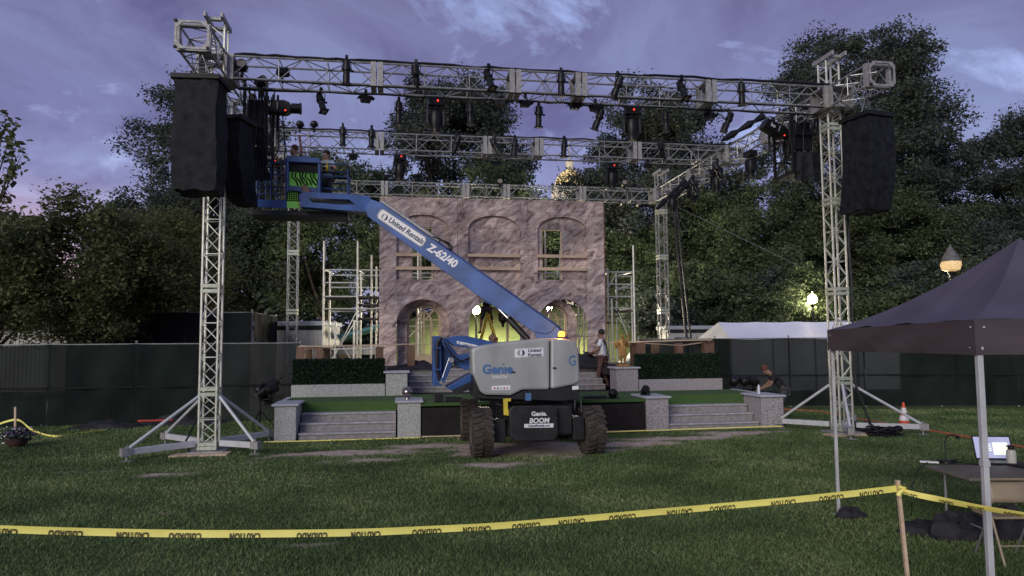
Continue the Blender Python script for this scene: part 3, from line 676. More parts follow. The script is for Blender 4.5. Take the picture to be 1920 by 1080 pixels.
pedestal('granite pedestal at the right end of the stage carrying a water bottle', 13.02, 13.62, TF, 2.31, 0, .84, 'granite_mauve')
pedestal('upper left granite pedestal between hedge and upper steps', 3.56, 4.14, 3.95, 4.6, DZ + .002, 1.47)
pedestal('upper right granite pedestal carrying the gold statue', 10.02, 10.66, 3.95, 4.6, DZ + .002, 1.5, 'granite_mauve')
def hedge(label, s0, s1, t0, z0, z1, seed):
    root = rthing('box_hedge', label, 'hedge', (s0 + s1) / 2, t0 + .2, z0, 'artificial box hedges on the stage'); rg = np.random.default_rng(seed)
    m = rmb(); m.bx(s0 + .04, s1 - .04, t0 + .04, t0 + .4, z0, z1 - .04); m.build('core', 'fence_dark', root)
    n = 9000; P = np.stack([rg.uniform(s0, s1, n), rg.uniform(t0, t0 + .44, n), rg.uniform(z0, z1, n)], -1)
    f = rg.integers(0, 5, n); P[f <= 2, 1] = t0 + rg.uniform(-.02, .04, (f <= 2).sum()); P[f == 3, 2] = z1 + rg.uniform(-.05, .02, (f == 3).sum()); k = f == 4; P[k, 0] = np.where(rg.random(k.sum()) < .5, s0, s1) + rg.uniform(-.02, .02, k.sum())
    v, q = leaves(P, .055, rg, .1); hom = np.array(RIG)[:3, :3]; v = v @ hom.T + np.array(RIG)[:3, 3]
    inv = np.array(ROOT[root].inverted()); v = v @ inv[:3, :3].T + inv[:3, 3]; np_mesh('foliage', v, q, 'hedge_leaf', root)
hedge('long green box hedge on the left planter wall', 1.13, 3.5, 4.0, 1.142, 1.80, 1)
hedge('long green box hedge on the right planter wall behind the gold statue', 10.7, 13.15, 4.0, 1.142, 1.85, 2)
def planter(label, s0, s1, m):
    root = rthing('planter_wall', label, 'planter', (s0 + s1) / 2, 4.2, DZ, 'low granite planter walls')
    b_ = rmb(); b_.bx(s0, s1, 3.93, 4.5, DZ + .002, 1.14); b_.build('wall_block', m, root, bevel=.008)
planter('low granite planter wall under the left hedge', 1.1, 3.54, 'granite'); planter('low granite planter wall under the right hedge', 10.68, 13.2, 'granite_mauve')

def post_box(root, px0, px1, pyt, t, d=.28, zb=None, m='brown_wood'):
    s0, z = on_t(px0, pyt, t); s1, _ = on_t(px1, pyt, t)
    p = rmb(); p.bx(s0, s1, t, t + d, UZ if zb is None else zb, z); p.build('post', m, root, bevel=.006); return z
bl = rthing('balustrade', 'brown wooden balustrade posts with a raw plank rail behind the left hedge', 'balustrade', 3.5, 5.3, UZ, 'unfinished balustrades of the upper stage')
for a, b_, y in ((556, 571, 652), (592, 605, 651), (704, 719, 650)): post_box(bl, a, b_, y, 5.2, zb=.4)
post_box(bl, 764, 778, 648, 6.1)
for a, b_, y in ((572, 585, 652), (606, 619, 651)): post_box(bl, a, b_, y, 5.9, zb=.4)
def rail(root, pxa, pya, pxb, pyb, t, th=.035, w=.11, m='raw_wood', t2=None):
    s0, z0 = on_t(pxa, pya, t); s1, z1 = on_t(pxb, pyb, t2 or t)
    r = rmb(); r.bar((s0, t + .1, z0), (s1, (t2 or t) + .1, z1), w, th); return r.build('rail', m, root, bevel=.004)
rail(bl, 558, 650, 779, 645, 5.22, w=.2, t2=6.1); rail(bl, 562, 648, 612, 653, 5.5, .03); rail(bl, 575, 655, 640, 651, 5.7, .03)
br = rthing('balustrade', 'brown wooden balustrade posts with loose plank rails behind the right hedge', 'balustrade', 12, 5.3, UZ, 'unfinished balustrades of the upper stage')
for a, b_, y, t in ((1194, 1210, 643, 5.2), (1226, 1236, 643, 6.2), (1270, 1281, 643, 6.6), (1321, 1339, 640, 5.4)): post_box(br, a, b_, y, t, zb=1.1)
post_box(br, 1186, 1193, 643, 5.5, zb=1.1)
rail(br, 1142, 642, 1336, 637, 5.22, w=.2); rail(br, 1200, 643, 1282, 648, 5.6, .03); rail(br, 1278, 648, 1334, 640, 5.6, .03)
# dark cloth heaps on the upper deck
def heap(name, label, cat, s0, s1, t0, t1, z, h, m, seed, group=None):
    rg = random.Random(seed); nx, ny = 22, 12; vs = []; ph = [rg.uniform(0, 6) for _ in range(6)]
    for j in range(ny + 1):
        for i in range(nx + 1):
            u, v_ = i / nx, j / ny; e = (math.sin(math.pi * u) * math.sin(math.pi * v_)) ** .5
            hh = h * e * (.62 + .22 * math.sin(9 * u + ph[0] + 3 * v_) + .2 * math.sin(13 * v_ + ph[1] - 5 * u) + .14 * math.sin(23 * u + 17 * v_ + ph[2]))
            vs.append((s0 + (s1 - s0) * u + .05 * math.sin(9 * v_ + ph[3]), t0 + (t1 - t0) * v_ + .05 * math.sin(8 * u + ph[4]), z + max(0.004, hh)))
    mb = rmb(); mb.add(vs, [(j * (nx + 1) + i, j * (nx + 1) + i + 1, (j + 1) * (nx + 1) + i + 1, (j + 1) * (nx + 1) + i) for j in range(ny) for i in range(nx)])
    return tag(mb.build(name, m, None, smooth=True), label, cat, group)
heap('cloth_heap', 'crumpled dark cloth heap on the upper stage at left of the boom lift', 'cloth', 3.6, 5.3, 5.6, 7.2, UZ + .002, .24, 'bag_dark', 3, 'dark cloth heaps on the stage')
heap('cloth_heap', 'crumpled black cloth heap behind the man in the white shirt', 'cloth', 8.6, 10.6, 5.4, 7.4, UZ + .002, .42, 'bag_dark', 4, 'dark cloth heaps on the stage')

# ------------------------------------------------------------------ painted facade
TFc = 9.0
fac = rthing('stone_facade', 'two storey painted stone stage facade with arches and two window openings', 'stage set', 7.2, TFc, UZ)
FX = RIG.to_3x3() @ Vector((1, 0, 0))
def fmx(t): return plane_mx(rig(0, t, 0), FX, ZV)
def arch(x0, x1, zb, zs, zt, n=18):
    c = (x0 + x1) / 2; r = (x1 - x0) / 2
    return [(x0, zb)] + [(c - r * math.cos(math.pi * i / n), zs + (zt - zs) * math.sin(math.pi * i / n)) for i in range(n + 1)] + [(x1, zb)]
def pf(px, py, t=TFc): return on_t(px, py, t)
S0, S1, ZT = 3.24, 11.2, 7.27
def arch_px(xa, xb, yb, ys, yt, t=TFc):
    s0, _ = pf(xa, ys, t); s1, _ = pf(xb, ys, t); return arch(s0, s1, pf((xa + xb) / 2, yb, t)[1], pf((xa + xb) / 2, ys, t)[1], pf((xa + xb) / 2, yt, t)[1])
niches = [arch_px(743.5, 842, 524, 430, 402), arch_px(878, 975, 525, 432, 404), arch_px(1008, 1100, 525, 433, 406.5)]
doors = [arch_px(743.5, 843, 640, 606, 561), arch_px(879, 976, 640, 606, 562), arch_px(1009, 1102, 640, 605, 561)]
outer = [(S0, UZ + .01)]
for d in doors: d = [(d[0][0], UZ + .01)] + d[1:-1] + [(d[-1][0], UZ + .01)]; outer += d
outer += [(S1, UZ + .01), (S1, ZT), (S0, ZT)]
sheet('front_wall', outer, niches, .12, 'painted_stone', fac, fmx(TFc + .06))
wins = [None] * 3
for k, (xa, xb, ya, yb) in ((0, (772.5, 812, 425, 523.5)), (2, (1018, 1055, 429, 524.5))):
    a = pf(xa, yb); b_ = pf(xb, ya); wins[k] = (a[0], b_[0], a[1] + .002, b_[1])
for k, nc in enumerate(niches):
    x0, x1 = nc[0][0] - .1, nc[-1][0] + .1; zb = nc[0][1] - .1; zt = max(p[1] for p in nc) + .1
    hole = []
    if wins[k]: w = wins[k]; hole = [[(w[0], w[2]), (w[1], w[2]), (w[1], w[3]), (w[0], w[3])]]
    sheet('niche_panel', [(x0, zb), (x1, zb), (x1, zt), (x0, zt)], hole, .03, 'painted_stone', fac, fmx(TFc + .14))
    if wins[k]:
        f = rmb(); w = wins[k]; f.bx(w[1] - .045, w[1], TFc + .16, TFc + .25, w[2], w[3]); f.bx(w[0], w[1] - .046, TFc + .16, TFc + .25, w[3] - .04, w[3]); f.bx(w[0], w[0] + .03, TFc + .16, TFc + .25, w[2], w[3] - .041); f.build('window_frame', 'pine', fac)
for k, (xa, xb, y1, y2) in enumerate(((743.5, 842, 477, 502.5), (878, 975, 478.5, 503), (1008, 1100, 480, 504))):
    for y in (y1, y2):
        a = pf(xa, y, TFc - .03); b_ = pf(xb, y, TFc - .03); f = rmb(); f.bx(a[0] - .02, b_[0] + .02, TFc - .045, TFc - .004, a[1] - .055, a[1] + .055); f.build('safety_rail', 'raw_wood', fac, bevel=.004)
for s_ in (4.62 + 1.4, 8.7):
    pass
f = rmb(); f.bx(S1 + .002, S1 + .05, TFc + .03, TFc + .4, UZ + .01, ZT - .05); f.build('side_edge', 'brown_wood', fac)
for s_ in (S0 + .3, 5.9, 8.6, S1 - .3):
    f = rmb(); f.bx(s_ - .05, s_ + .05, TFc + .262, TFc + .40, UZ + .012, ZT - .05); f.build('stud', 'pine', fac)
# thin vertical panel seams
for px in (858, 990):
    s_, _ = pf(px, 450); f = rmb(); f.bx(s_ - .007, s_ + .007, TFc - .004, TFc - .001, 5.0, ZT - .02); f.build('panel_seam', 'brown_wood', fac)
def arched_door(label, pxc, t):
    sc_, _ = pf(pxc, 620, t); root = rthing('arched_door', label, 'door', sc_, t, UZ, 'glazed arched doors behind the facade')
    zo = pf(pxc, 571, t)[1]; zs = zo - .52; ho = .60; hs = .92
    sheet('surround', arch(sc_ - hs, sc_ + hs, UZ + .01, zs - .05, zo + .2), [arch(sc_ - ho, sc_ + ho, UZ + .04, zs, zo)], .34, 'painted_stone', root, fmx(t))
    sheet('door_frame', arch(sc_ - ho, sc_ + ho, UZ + .05, zs, zo), [arch(sc_ - ho + .09, sc_ + ho - .09, UZ + .3, zs, zo - .09)], .07, 'door_wood', root, fmx(t + .05))
    i0 = .30; zi = zo - .24
    sheet('inner_arch', arch(sc_ - i0, sc_ + i0, UZ + .31, zs - .2, zi), [arch(sc_ - i0 + .07, sc_ + i0 - .07, UZ + .38, zs - .2, zi - .07)], .06, 'door_wood', root, fmx(t + .05))
    g = rmb(); g.bx(sc_ - .03, sc_ + .03, t + .03, t + .07, UZ + .3, zo - .08)
    for z in (UZ + .72, UZ + 1.2, zs - .02): g.bx(sc_ - ho + .08, sc_ - i0 + .01, t + .031, t + .069, z - .02, z + .02); g.bx(sc_ + i0 - .01, sc_ + ho - .08, t + .031, t + .069, z - .02, z + .02); g.bx(sc_ - i0 + .06, sc_ + i0 - .06, t + .032, t + .068, z - .021, z + .021)
    for a in (50, 90, 130):
        c_, s_ = math.cos(R(a)), math.sin(R(a)); g.bar((sc_ + c_ * .28, t + .05, zs - .02 + s_ * .25), (sc_ + c_ * .52, t + .05, zs + s_ * .46), .035, .035)
    g.build('muntins', 'door_wood', root)
arched_door('arched glazed wooden door behind the left archway of the facade', 795, 9.65)
arched_door('arched glazed wooden door behind the right archway of the facade', 1033, 9.65)

# ------------------------------------------------------------------ scaffolds
def scaffold(label, poles, ledgers, braces, planks):
    s0 = on_t(poles[0][0], 600, poles[0][1])[0]; root = rthing('scaffold', label, 'scaffold', s0, poles[0][1], 0, 'pipe scaffolds beside the facade')
    for px, t, yt, *zb in poles:
        s_, z = on_t(px, yt, t); p = rmb(); p.tube((s_, t, zb[0] if zb else .02), (s_, t, z), .036, 8); p.tube((s_, t, z - .35), (s_, t, z - .28), .045, 8); p.build('pole', 'scaff', root)
    for xa, xb, t, y, *t2 in ledgers:
        a = on_t(xa, y, t); b_ = on_t(xb, y, t); p = rmb(); p.tube((a[0], t, a[1]), (b_[0], t2[0] if t2 else t, a[1]), .027, 8); p.build('ledger', 'scaff', root)
    for xa, ya, xb, yb, t in braces:
        a = on_t(xa, ya, t); b_ = on_t(xb, yb, t); p = rmb(); p.tube((a[0], t + .04, a[1]), (b_[0], t + .04, b_[1]), .018, 8); p.build('brace', 'scaff', root)
    for xa, xb, t, t1, y in planks:
        a = on_t(xa, y, t); b_ = on_t(xb, y, t); p = rmb(); p.bx(a[0], b_[0], t, t1, a[1] - .05, a[1]); p.build('deck_plank', 'plank_dark', root)
    return root
scaffold('tall pipe scaffold left of the stone facade', [(608, 10.2, 452), (671, 10.2, 452), (619, 11.6, 507), (677, 11.6, 507), (697, 10.9, 478), (706, 11.6, 500), (588, 10.2, 700), (629, 9.9, 602), (664, 10.0, 600)],
         [(606, 712, 10.2, 506), (619, 712, 11.6, 516), (606, 671, 10.2, 530), (619, 712, 11.6, 539), (606, 712, 10.2, 579), (619, 712, 11.6, 584), (606, 671, 10.2, 556), (608, 619, 10.2, 506, 11.6), (608, 619, 10.2, 556, 11.6), (671, 677, 10.2, 506, 11.6), (671, 677, 10.2, 579, 11.6), (610, 712, 10.2, 655)],
         [(640, 640, 671, 580, 10.2), (612, 600, 668, 690, 10.2), (668, 600, 612, 690, 10.2)], [(606, 712, 10.2, 11.6, 555), (672, 712, 10.3, 11.4, 570), (672, 712, 10.3, 11.4, 596)])
scaffold('pipe scaffold with step frames right of the stone facade', [(1187, 10.2, 460), (1139, 10.2, 502), (1155, 11.6, 512), (1184, 11.6, 520), (1147, 9.9, 560)],
         [(1133, 1187, 10.2, 510), (1133, 1187, 10.2, 533), (1133, 1187, 10.2, 556), (1155, 1187, 11.6, 518), (1155, 1187, 11.6, 540), (1133, 1187, 10.2, 578), (1187, 1184, 10.2, 510, 11.6), (1139, 1155, 10.2, 510, 11.6), (1139, 1155, 10.2, 578, 11.6), (1187, 1184, 10.2, 578, 11.6)],
         [(1155, 518, 1188, 508, 10.6), (1155, 545, 1188, 532, 10.6), (1160, 585, 1180, 635, 10.2), (1135, 550, 1156, 512, 10.8)], [(1133, 1160, 10.3, 11.5, 560), (1133, 1187, 10.3, 11.5, 582), (1133, 1155, 10.0, 10.3, 604), (1145, 1160, 10.0, 10.3, 592)])
scaffold('access scaffold standing behind the facade seen through its openings', [(789, 10.7, 395), (784, 11.8, 460), (828, 11.8, 410), (1022, 10.8, 430), (1084, 10.9, 555), (1094, 10.9, 555), (1050, 11.8, 470), (952, 11.4, 585)],
         [(745, 850, 11.8, 512), (745, 850, 11.8, 520), (980, 1110, 11.8, 512), (980, 1110, 11.8, 519), (1080, 1110, 10.9, 590), (1080, 1110, 10.9, 610), (1080, 1110, 10.9, 630), (745, 850, 11.8, 612)],
         [(760, 640, 820, 575, 11.8), (1045, 515, 1054, 470, 10.9), (1080, 640, 1100, 570, 10.9), (1086, 645, 1106, 575, 10.9)], [(745, 1110, 11.0, 11.9, 524)])

# ------------------------------------------------------------------ rig: towers and trusses
def lattice(mb, p, q, w, h, bay, rc=.024, rd=.0125, up=ZV, skip=()):
    p = Vector(p); q = Vector(q); d = (q - p); L_ = d.length; d.normalize(); up = Vector(up); x = d.cross(up).normalized(); y = x.cross(d).normalized()
    cs = [x * (a * w / 2) + y * (b * h / 2) for a, b in ((-1, -1), (1, -1), (1, 1), (-1, 1))]
    for c in cs: mb.tube(p + c, q + c, rc, 7)
    n = max(2, round(L_ / bay)); n += n % 2
    for k in range(4):
        a, b_ = cs[k], cs[(k + 1) % 4]
        for i in range(n):
            u, v_ = (a, b_) if (i + k) % 2 else (b_, a)
            mb.tube(p + d * (L_ * i / n) + u, p + d * (L_ * (i + 1) / n) + v_, rd, 5, cap=False)
            if i and i % 2 == 0: mb.tube(p + d * (L_ * i / n) + a, p + d * (L_ * i / n) + b_, rd * .9, 5, cap=False)
def ring(mb, c, d, w, h, th, ln, up=ZV):
    c = Vector(c); d = Vector(d).normalized(); up = Vector(up); x = d.cross(up).normalized(); y = x.cross(d).normalized(); Rm = Matrix((x, d, y)).transposed()
    mb.box(c + x * (w / 2), (th, ln, h + th), Rm); mb.box(c - x * (w / 2), (th, ln, h + th), Rm)
    mb.box(c + y * (h / 2), (w - th - .002, ln, th), Rm); mb.box(c - y * (h / 2), (w - th - .002, ln, th), Rm)
ZC = Z_TOP - TH / 2; TW = .558
def span(label, A, B, joints, ends=True):
    A = Vector((A[0], A[1], ZC)); B = Vector((B[0], B[1], ZC)); root = thing('lighting_truss', label, 'truss', rig(*A), YAW, 'box trusses of the lighting rig'); d = (B - A).normalized(); Ln = (B - A).length
    js = [0] + sorted(joints) + [Ln]
    for a, b_ in zip(js[:-1], js[1:]):
        mb = rmb(); lattice(mb, A + d * (a + .05), A + d * (b_ - .05), TW, TH, .52); mb.build('truss_section', 'alu_unlit', root, smooth=True)
    for j in js:
        mb = rmb()
        for e in (-.075, .075):
            if 0 <= j + e <= Ln: ring(mb, A + d * (j + e), d, TW, TH, .055, .115)
        mb.build('joint_plate', 'alu_matte', root)
    return root
def js_px(pxs, t, s0): return [on_t(p, 200, t)[0] - s0 for p in pxs]
span('front cross truss spanning the towers above the boom lift', (.28, 0), (14.15, 0), js_px((707, 963, 1085, 1325), 0, .28))
span('middle cross truss behind the front one', (.28, T_MID), (14.15, T_MID), js_px((712, 912, 1007, 1188), T_MID, .28))
span('rear cross truss just above the facade', (.28, T_REAR), (14.15, T_REAR), js_px((722, 872, 947, 1087), T_REAR, .28))
span('left side truss running back over the lift basket', (0, -1.75), (0, 12.05), [1.47, 2.05, 4.6, 7.07, 10.0, 13.5])
span('right side truss running back over the marquee side', (14.43, -1.75), (14.43, 12.05), [1.47, 2.05, 4.6, 7.07, 10.0, 13.5])
def end_plate(label, s_):
    w, h = TW + .07, TH + .07; o = [(-w / 2, -h / 2), (w / 2, -h / 2), (w / 2, h / 2), (-w / 2, h / 2)]; k = .11; a, b_ = w / 2 - .04, h / 2 - .04
    hole = [(-a + k, -b_), (a - k, -b_), (a, -b_ + k), (a, b_ - k), (a - k, b_), (-a + k, b_), (-a, b_ - k), (-a, -b_ + k)]
    root = rthing('truss_end_frame', label, 'truss end', s_, -1.83, ZC - h / 2, 'square end frames of the side trusses')
    sheet('plate', o, [hole], .03, 'alu_matte', root, plane_mx(rig(s_, -1.84, ZC), FX, ZV))
    for x in (-1, 1):
        for z in (-1, 1): mb = rmb(); mb.box((s_ + x * (w / 2 - .02), -1.87, ZC + z * (h / 2 - .02)), (.05, .03, .05)); mb.build('corner_bolt', 'black_metal', root)
end_plate('square end frame of the left side truss jutting above the hanging speaker', 0); end_plate('square end frame of the right side truss at upper right', 14.43)
def tower(label, s_, t, zt, outr, feet=None, w=.335):
    root = rthing('truss_tower', label, 'tower', s_, t, 0, 'truss towers of the lighting rig'); secs = [.12, 1.25, 3.4, 5.6, 7.45, zt]
    for a, b_ in zip(secs[:-1], secs[1:]):
        mb = rmb(); lattice(mb, (s_, t, a), (s_, t, b_), w, w, .36, .026, .012, up=Vector((0, 1, 0))); mb.build('mast_section', 'alu_lit' if outr else 'alu_unlit', root, smooth=True)
    for z in secs[:-1]:
        mb = rmb()
        for e in (-.05, .06): ring(mb, (s_, t, max(.1, z + e)), (0, 0, 1), w, w, .05, .07, up=Vector((0, 1, 0)))
        mb.build('collar', 'alu_plate', root)
    mb = rmb(); mb.bx(s_ - .36, s_ + .36, t - .36, t + .36, .012, .05); mb.build('base_plate', 'alu_matte', root, bevel=.01)
    # sleeve block and head beams
    mb = rmb()
    for e in (-.22, .22): ring(mb, (s_, t, ZC + e), (0, 0, 1), w + .10, w + .10, .04, .06, up=Vector((0, 1, 0)))
    for a in (-1, 1):
        for c in (-1, 1): mb.box((s_ + a * (w / 2 + .06), t + c * (w / 2 + .06), ZC), (.055, .055, .50))
    mb.build('sleeve_block', 'alu_matte', root)
    mb = rmb()
    for a in (-1, 1): mb.box((s_ + a * .17, t - .05, zt + .09), (.05, .85, .10)); 
    for c in (-.3, .2): mb.box((s_, t + c, zt + .05), (.26, .1, .06))
    mb.build('head_beam', 'alu_matte', root)
    if outr:
        for fx, fy in feet:
            dx, dy = fx - s_, fy - t; l = math.hypot(dx, dy); dx /= l; dy /= l; st = Vector((s_ + dx * .3, t + dy * .3, .2)); en = Vector((s_ + dx * l, t + dy * l, .19))
            mb = rmb(); mb.bar(st, en, .10, .12); og = mb.build('outrigger', 'leg_white', root, bevel=.008)
            mb = rmb(); mb.tube(Vector((s_ + dx * .24, t + dy * .24, 1.16)), en + Vector((-dx * .12, -dy * .12, .07)), .033, 10); mb.build('brace', 'leg_white', og, smooth=True)
            mb = rmb(); mb.tube(en + Vector((-dx * .08, -dy * .08, -.19)), en + Vector((-dx * .08, -dy * .08, .12)), .02, 8); mb.box(en + Vector((-dx * .08, -dy * .08, -.175)), (.2, .2, .015)); mb.bar(en - Vector((dx * .16, dy * .16, 0)), en + Vector((dx * .03, dy * .03, 0)), .14, .145); mb.build('jack_foot', 'alu_matte', og)
    return root
tower('front left truss tower with four braced outriggers on the grass', 0, .1, 9.1, True, [(-1.3, -.98), (1.1, -.5), (-1.32, 1.55), (1.02, 1.5)])
tower('front right truss tower with outriggers beside the traffic cone', 14.43, .12, 9.1, True, [(13.42, 1.35), (16.1, -.6), (13.9, -1.0), (15.75, 1.6)])
tower('rear left truss tower behind the lift basket', .0, T_REAR, 8.6, False, w=.34)
tower('rear right truss tower beside the black cable bundle', 14.43, T_REAR, 9.0, False, w=.34)
for (s_, t, nm) in ((-.05, -.35, 'left'), (14.3, -.3, 'right')):
    heapb = rmb(); heapb.box((s_, t, .02), (1.1, .4, .035)); tag(heapb.build('base_board', 'raw_wood', None), 'weathered plywood board lying under the front %s tower' % nm, 'board', 'boards under the tower bases')

# ------------------------------------------------------------------ cables
def cable(label, pts, r=.02, group='black cables of the rig', seed=1, n=5, m='cable', jit=.02, cat='cable', name='cable'):
    rg = random.Random(seed); P = []
    for a, b_ in zip(pts[:-1], pts[1:]):
        a = Vector(a); b_ = Vector(b_)
        for i in range(n): P.append(a.lerp(b_, i / n) + Vector((rg.uniform(-jit, jit), rg.uniform(-jit, jit), rg.uniform(-jit, jit))))
    P.append(Vector(pts[-1])); mb = rmb(); mb.path(P, r, 6); return tag(mb.build(name, m, None, smooth=True), label, cat, group)
hw = TW / 2; zt_ = Z_TOP + .05; zb_ = Z_TOP - TH - .03
cable('thick black cable lying along the top of the front truss', [(.4, -hw, zt_), (3, -hw, zt_), (6.5, -hw + .05, zt_), (10, -hw, zt_), (14.2, -hw, zt_ + .02)], .03, seed=2, n=12)
cable('black cable strapped under the front truss at its far lower edge', [(.4, hw, zb_), (5, hw, zb_), (9, hw, zb_), (14.2, hw, zb_)], .022, seed=3, n=12)
cable('black cable running along the near lower chord of the front truss', [(.4, -hw, zb_ + .01), (3.5, -hw, zb_ - .01), (7, -hw, zb_), (14, -hw, zb_)], .018, seed=13, n=14, jit=.012)
cable('black cable along the top of the middle truss', [(.4, T_MID - hw, zt_), (4, T_MID - hw, zt_), (9, T_MID - hw, zt_), (14.2, T_MID - hw, zt_)], .024, seed=4, n=12)
cable('black cable along the top of the right side truss', [(14.2, .4, zt_), (14.2, 5, zt_), (14.2, 11.5, zt_)], .035, seed=5, n=12)
cable('black cable along the left side truss', [(.25, .4, zt_), (.25, 5, zt_), (.25, 11.5, zt_)], .035, seed=6, n=12)
cable('black cable running down the right side of the front right tower', [(14.63, -.1, 7.9), (14.66, -.1, 4), (14.66, -.1, 1.2), (14.9, -.25, .25), (15.1, -.5, .05)], .028, seed=7, n=8, jit=.012)
for k in range(2):
    cable('black cable bundle hanging slantwise beside the rear right tower, %s strand' % ('left' if k == 0 else 'right'), [(14.75 + .13 * k, T_REAR - .5, 7.75), (15.0 + .16 * k, T_REAR - .6, 4.0), (15.25 + .2 * k, T_REAR - .7, .1)], .055 - .015 * k, seed=8 + k, n=8, jit=.012)
cable('black cable hanging in a loop from the base of the front left tower', [(-.2, .3, 1.1), (-.32, .2, .6), (-.45, .1, .25), (-.3, -.2, .06)], .02, seed=10, n=6, jit=.01)
def guy(label, a, b_): mb = MB(); mb.tube(a, b_, .012, 5); tag(mb.build('guy_wire', 'pole_steel', None), label, 'guy wire', 'guy wires of the rig')
guy('guy wire slanting down left from the front left tower top over the trees', rig(0, 1.0, 8.2), at(190, 455, 24)); guy('guy wire slanting down right from the rear right tower', rig(14.43, T_REAR, 8.0), at(1500, 500, 34))

# ---------------- hanging speakers
def speaker(label, s_, t, w, d, z0, z1, sag, seed, rz=0.):
    root = thing('line_array_speaker', label, 'speaker', rig(s_, t, z0), YAW + rz, 'cloth covered hanging speakers'); T = ROOT[root]; rg = random.Random(seed)
    h = z1 - z0; n, mz = 28, 14; vs = []
    per = []
    for i in range(n):
        u = i / n * 4; k = int(u); f = u - k; q = [(-1, -1), (1, -1), (1, 1), (-1, 1)]; a, b_ = q[k], q[(k + 1) % 4]; per.append((a[0] + (b_[0] - a[0]) * f, a[1] + (b_[1] - a[1]) * f))
    for j in range(mz + 1):
        v_ = j / mz; z = h * (1 - v_); off = sag * max(0, v_ - .35) ** 2 * 2.2; bul = 1 + .03 * math.sin(v_ * 3.1)
        for i, (x, y) in enumerate(per):
            r_ = rg.uniform(-.012, .012) + .012 * math.sin(i * 2.1 + v_ * 7); vs.append((x * w / 2 * bul + r_ - (.0 if x < 0 else 0), y * d / 2 * bul + r_ + off, z + (rg.uniform(-.03, .03) if j == mz else 0)))
    mb = MB(T); mb.add(vs, [(j * n + i, j * n + (i + 1) % n, (j + 1) * n + (i + 1) % n, (j + 1) * n + i) for j in range(mz) for i in range(n)] + [tuple(range(n)), tuple(range(mz * n, (mz + 1) * n))])
    mb.build('cloth_cover', 'black_cloth', root, smooth=True)
    f = MB(T); f.bx(-w / 2 - .06, w / 2 + .06, -d / 2 - .05, d / 2 + .05, h, h + .1); f.build('bumper_frame', 'black_metal', root, bevel=.01)
    c = MB(T)
    for x in (-.25, .25): c.tube((x * w, 0, h + .1), (0, 0, h + .62), .01, 5)
    c.build('hoist_chain', 'pole_steel', root)
    return root
speaker('big black cloth covered speaker hanging at left in front of the tower', -.03, -1.0, .81, .7, 5.22, 7.42, .0, 3, rz=-.05)
speaker('black draped speaker hanging close behind the big left one', .42, .3, .38, .62, 5.3, 7.05, .3, 4, rz=-.3)
speaker('black cloth covered curved speaker hanging at right of the front right tower', 14.62, -1.0, .74, .78, 5.18, 7.3, .2, 5, rz=.2)

# ------------------------------------------------------------------ light fixtures (one of each kind, then copies)
def clamp(mb): mb.box((0, 0, .0), (.07, .05, .12)); mb.tube((0, -.05, 0), (0, .05, 0), .035, 8)
def ellipsoidal(tilt):
    r = thing('ellipsoidal_spotlight', 'x', 'spotlight'); c = MB(); clamp(c); c.build('clamp', 'black_metal', r)
    y = MB(); y.bar((0, 0, -.05), (0, 0, -.10), .03); y.bar((-.12, 0, -.10), (.12, 0, -.10), .03, .008); y.bar((-.12, 0, -.10), (-.12, 0, -.34), .03, .008, (1, 0, 0)); y.bar((.12, 0, -.10), (.12, 0, -.34), .03, .008, (1, 0, 0)); y.tube((.12, 0, -.33), (.18, 0, -.33), .03, 8); y.build('yoke', 'black_metal', r)
    T = Matrix.Translation((0, 0, -.33)) @ Matrix.Rotation(tilt, 4, 'X'); b_ = MB(T)
    b_.lathe([(.03, .27), (.075, .25), (.095, .2), (.1, .1), (.115, .06), (.115, .0), (.085, -.02), (.08, -.1)], n=12); b_.build('lamp_body', 'black_satin', r, smooth=True)
    l = MB(T); l.lathe([(.082, -.1), (.088, -.12), (.088, -.3), (.1, -.31), (.1, -.34)], n=12); l.box((0, .1, -.2), (.03, .03, .2)); lo = l.build('lens_barrel', 'black_satin', r, smooth=True)
    f = MB(T); f.box((0, 0, -.36), (.22, .22, .03)); f.build('gel_frame', 'black_metal', lo)
    g = MB(T); g.lathe([(.07, -.376), (.07, -.38)], n=12); g.build('lens', 'lens', lo)
    return r
def moving_head():
    r = thing('moving_head_light', 'x', 'moving light'); b_ = MB(); b_.box((0, 0, -.14), (.42, .32, .2)); b_.bar((-.1, 0, 0), (-.1, 0, -.05), .06); b_.bar((.1, 0, 0), (.1, 0, -.05), .06); b_.build('base', 'black_satin', r, bevel=.02)
    y = MB(); y.tube((0, 0, -.24), (0, 0, -.28), .12, 12); y.box((0, 0, -.30), (.46, .2, .05)); y.box((-.22, 0, -.52), (.05, .18, .46)); y.box((.22, 0, -.52), (.05, .18, .46)); y.build('yoke', 'black_satin', r, bevel=.015)
    h = MB(); h.lathe([(.09, -.34), (.15, -.36), (.175, -.45), (.175, -.68), (.14, -.82), (.125, -.92), (.13, -.94)], n=14); h.build('head', 'black_satin', r, smooth=True)
    g = MB(); g.lathe([(.115, -.938), (.115, -.945)], n=14); g.build('lens', 'lens', r)
    l = MB(); l.sphere((.03, -.175, -.12), .028, 8); l.build('status_led', 'red_led', r)
    return r
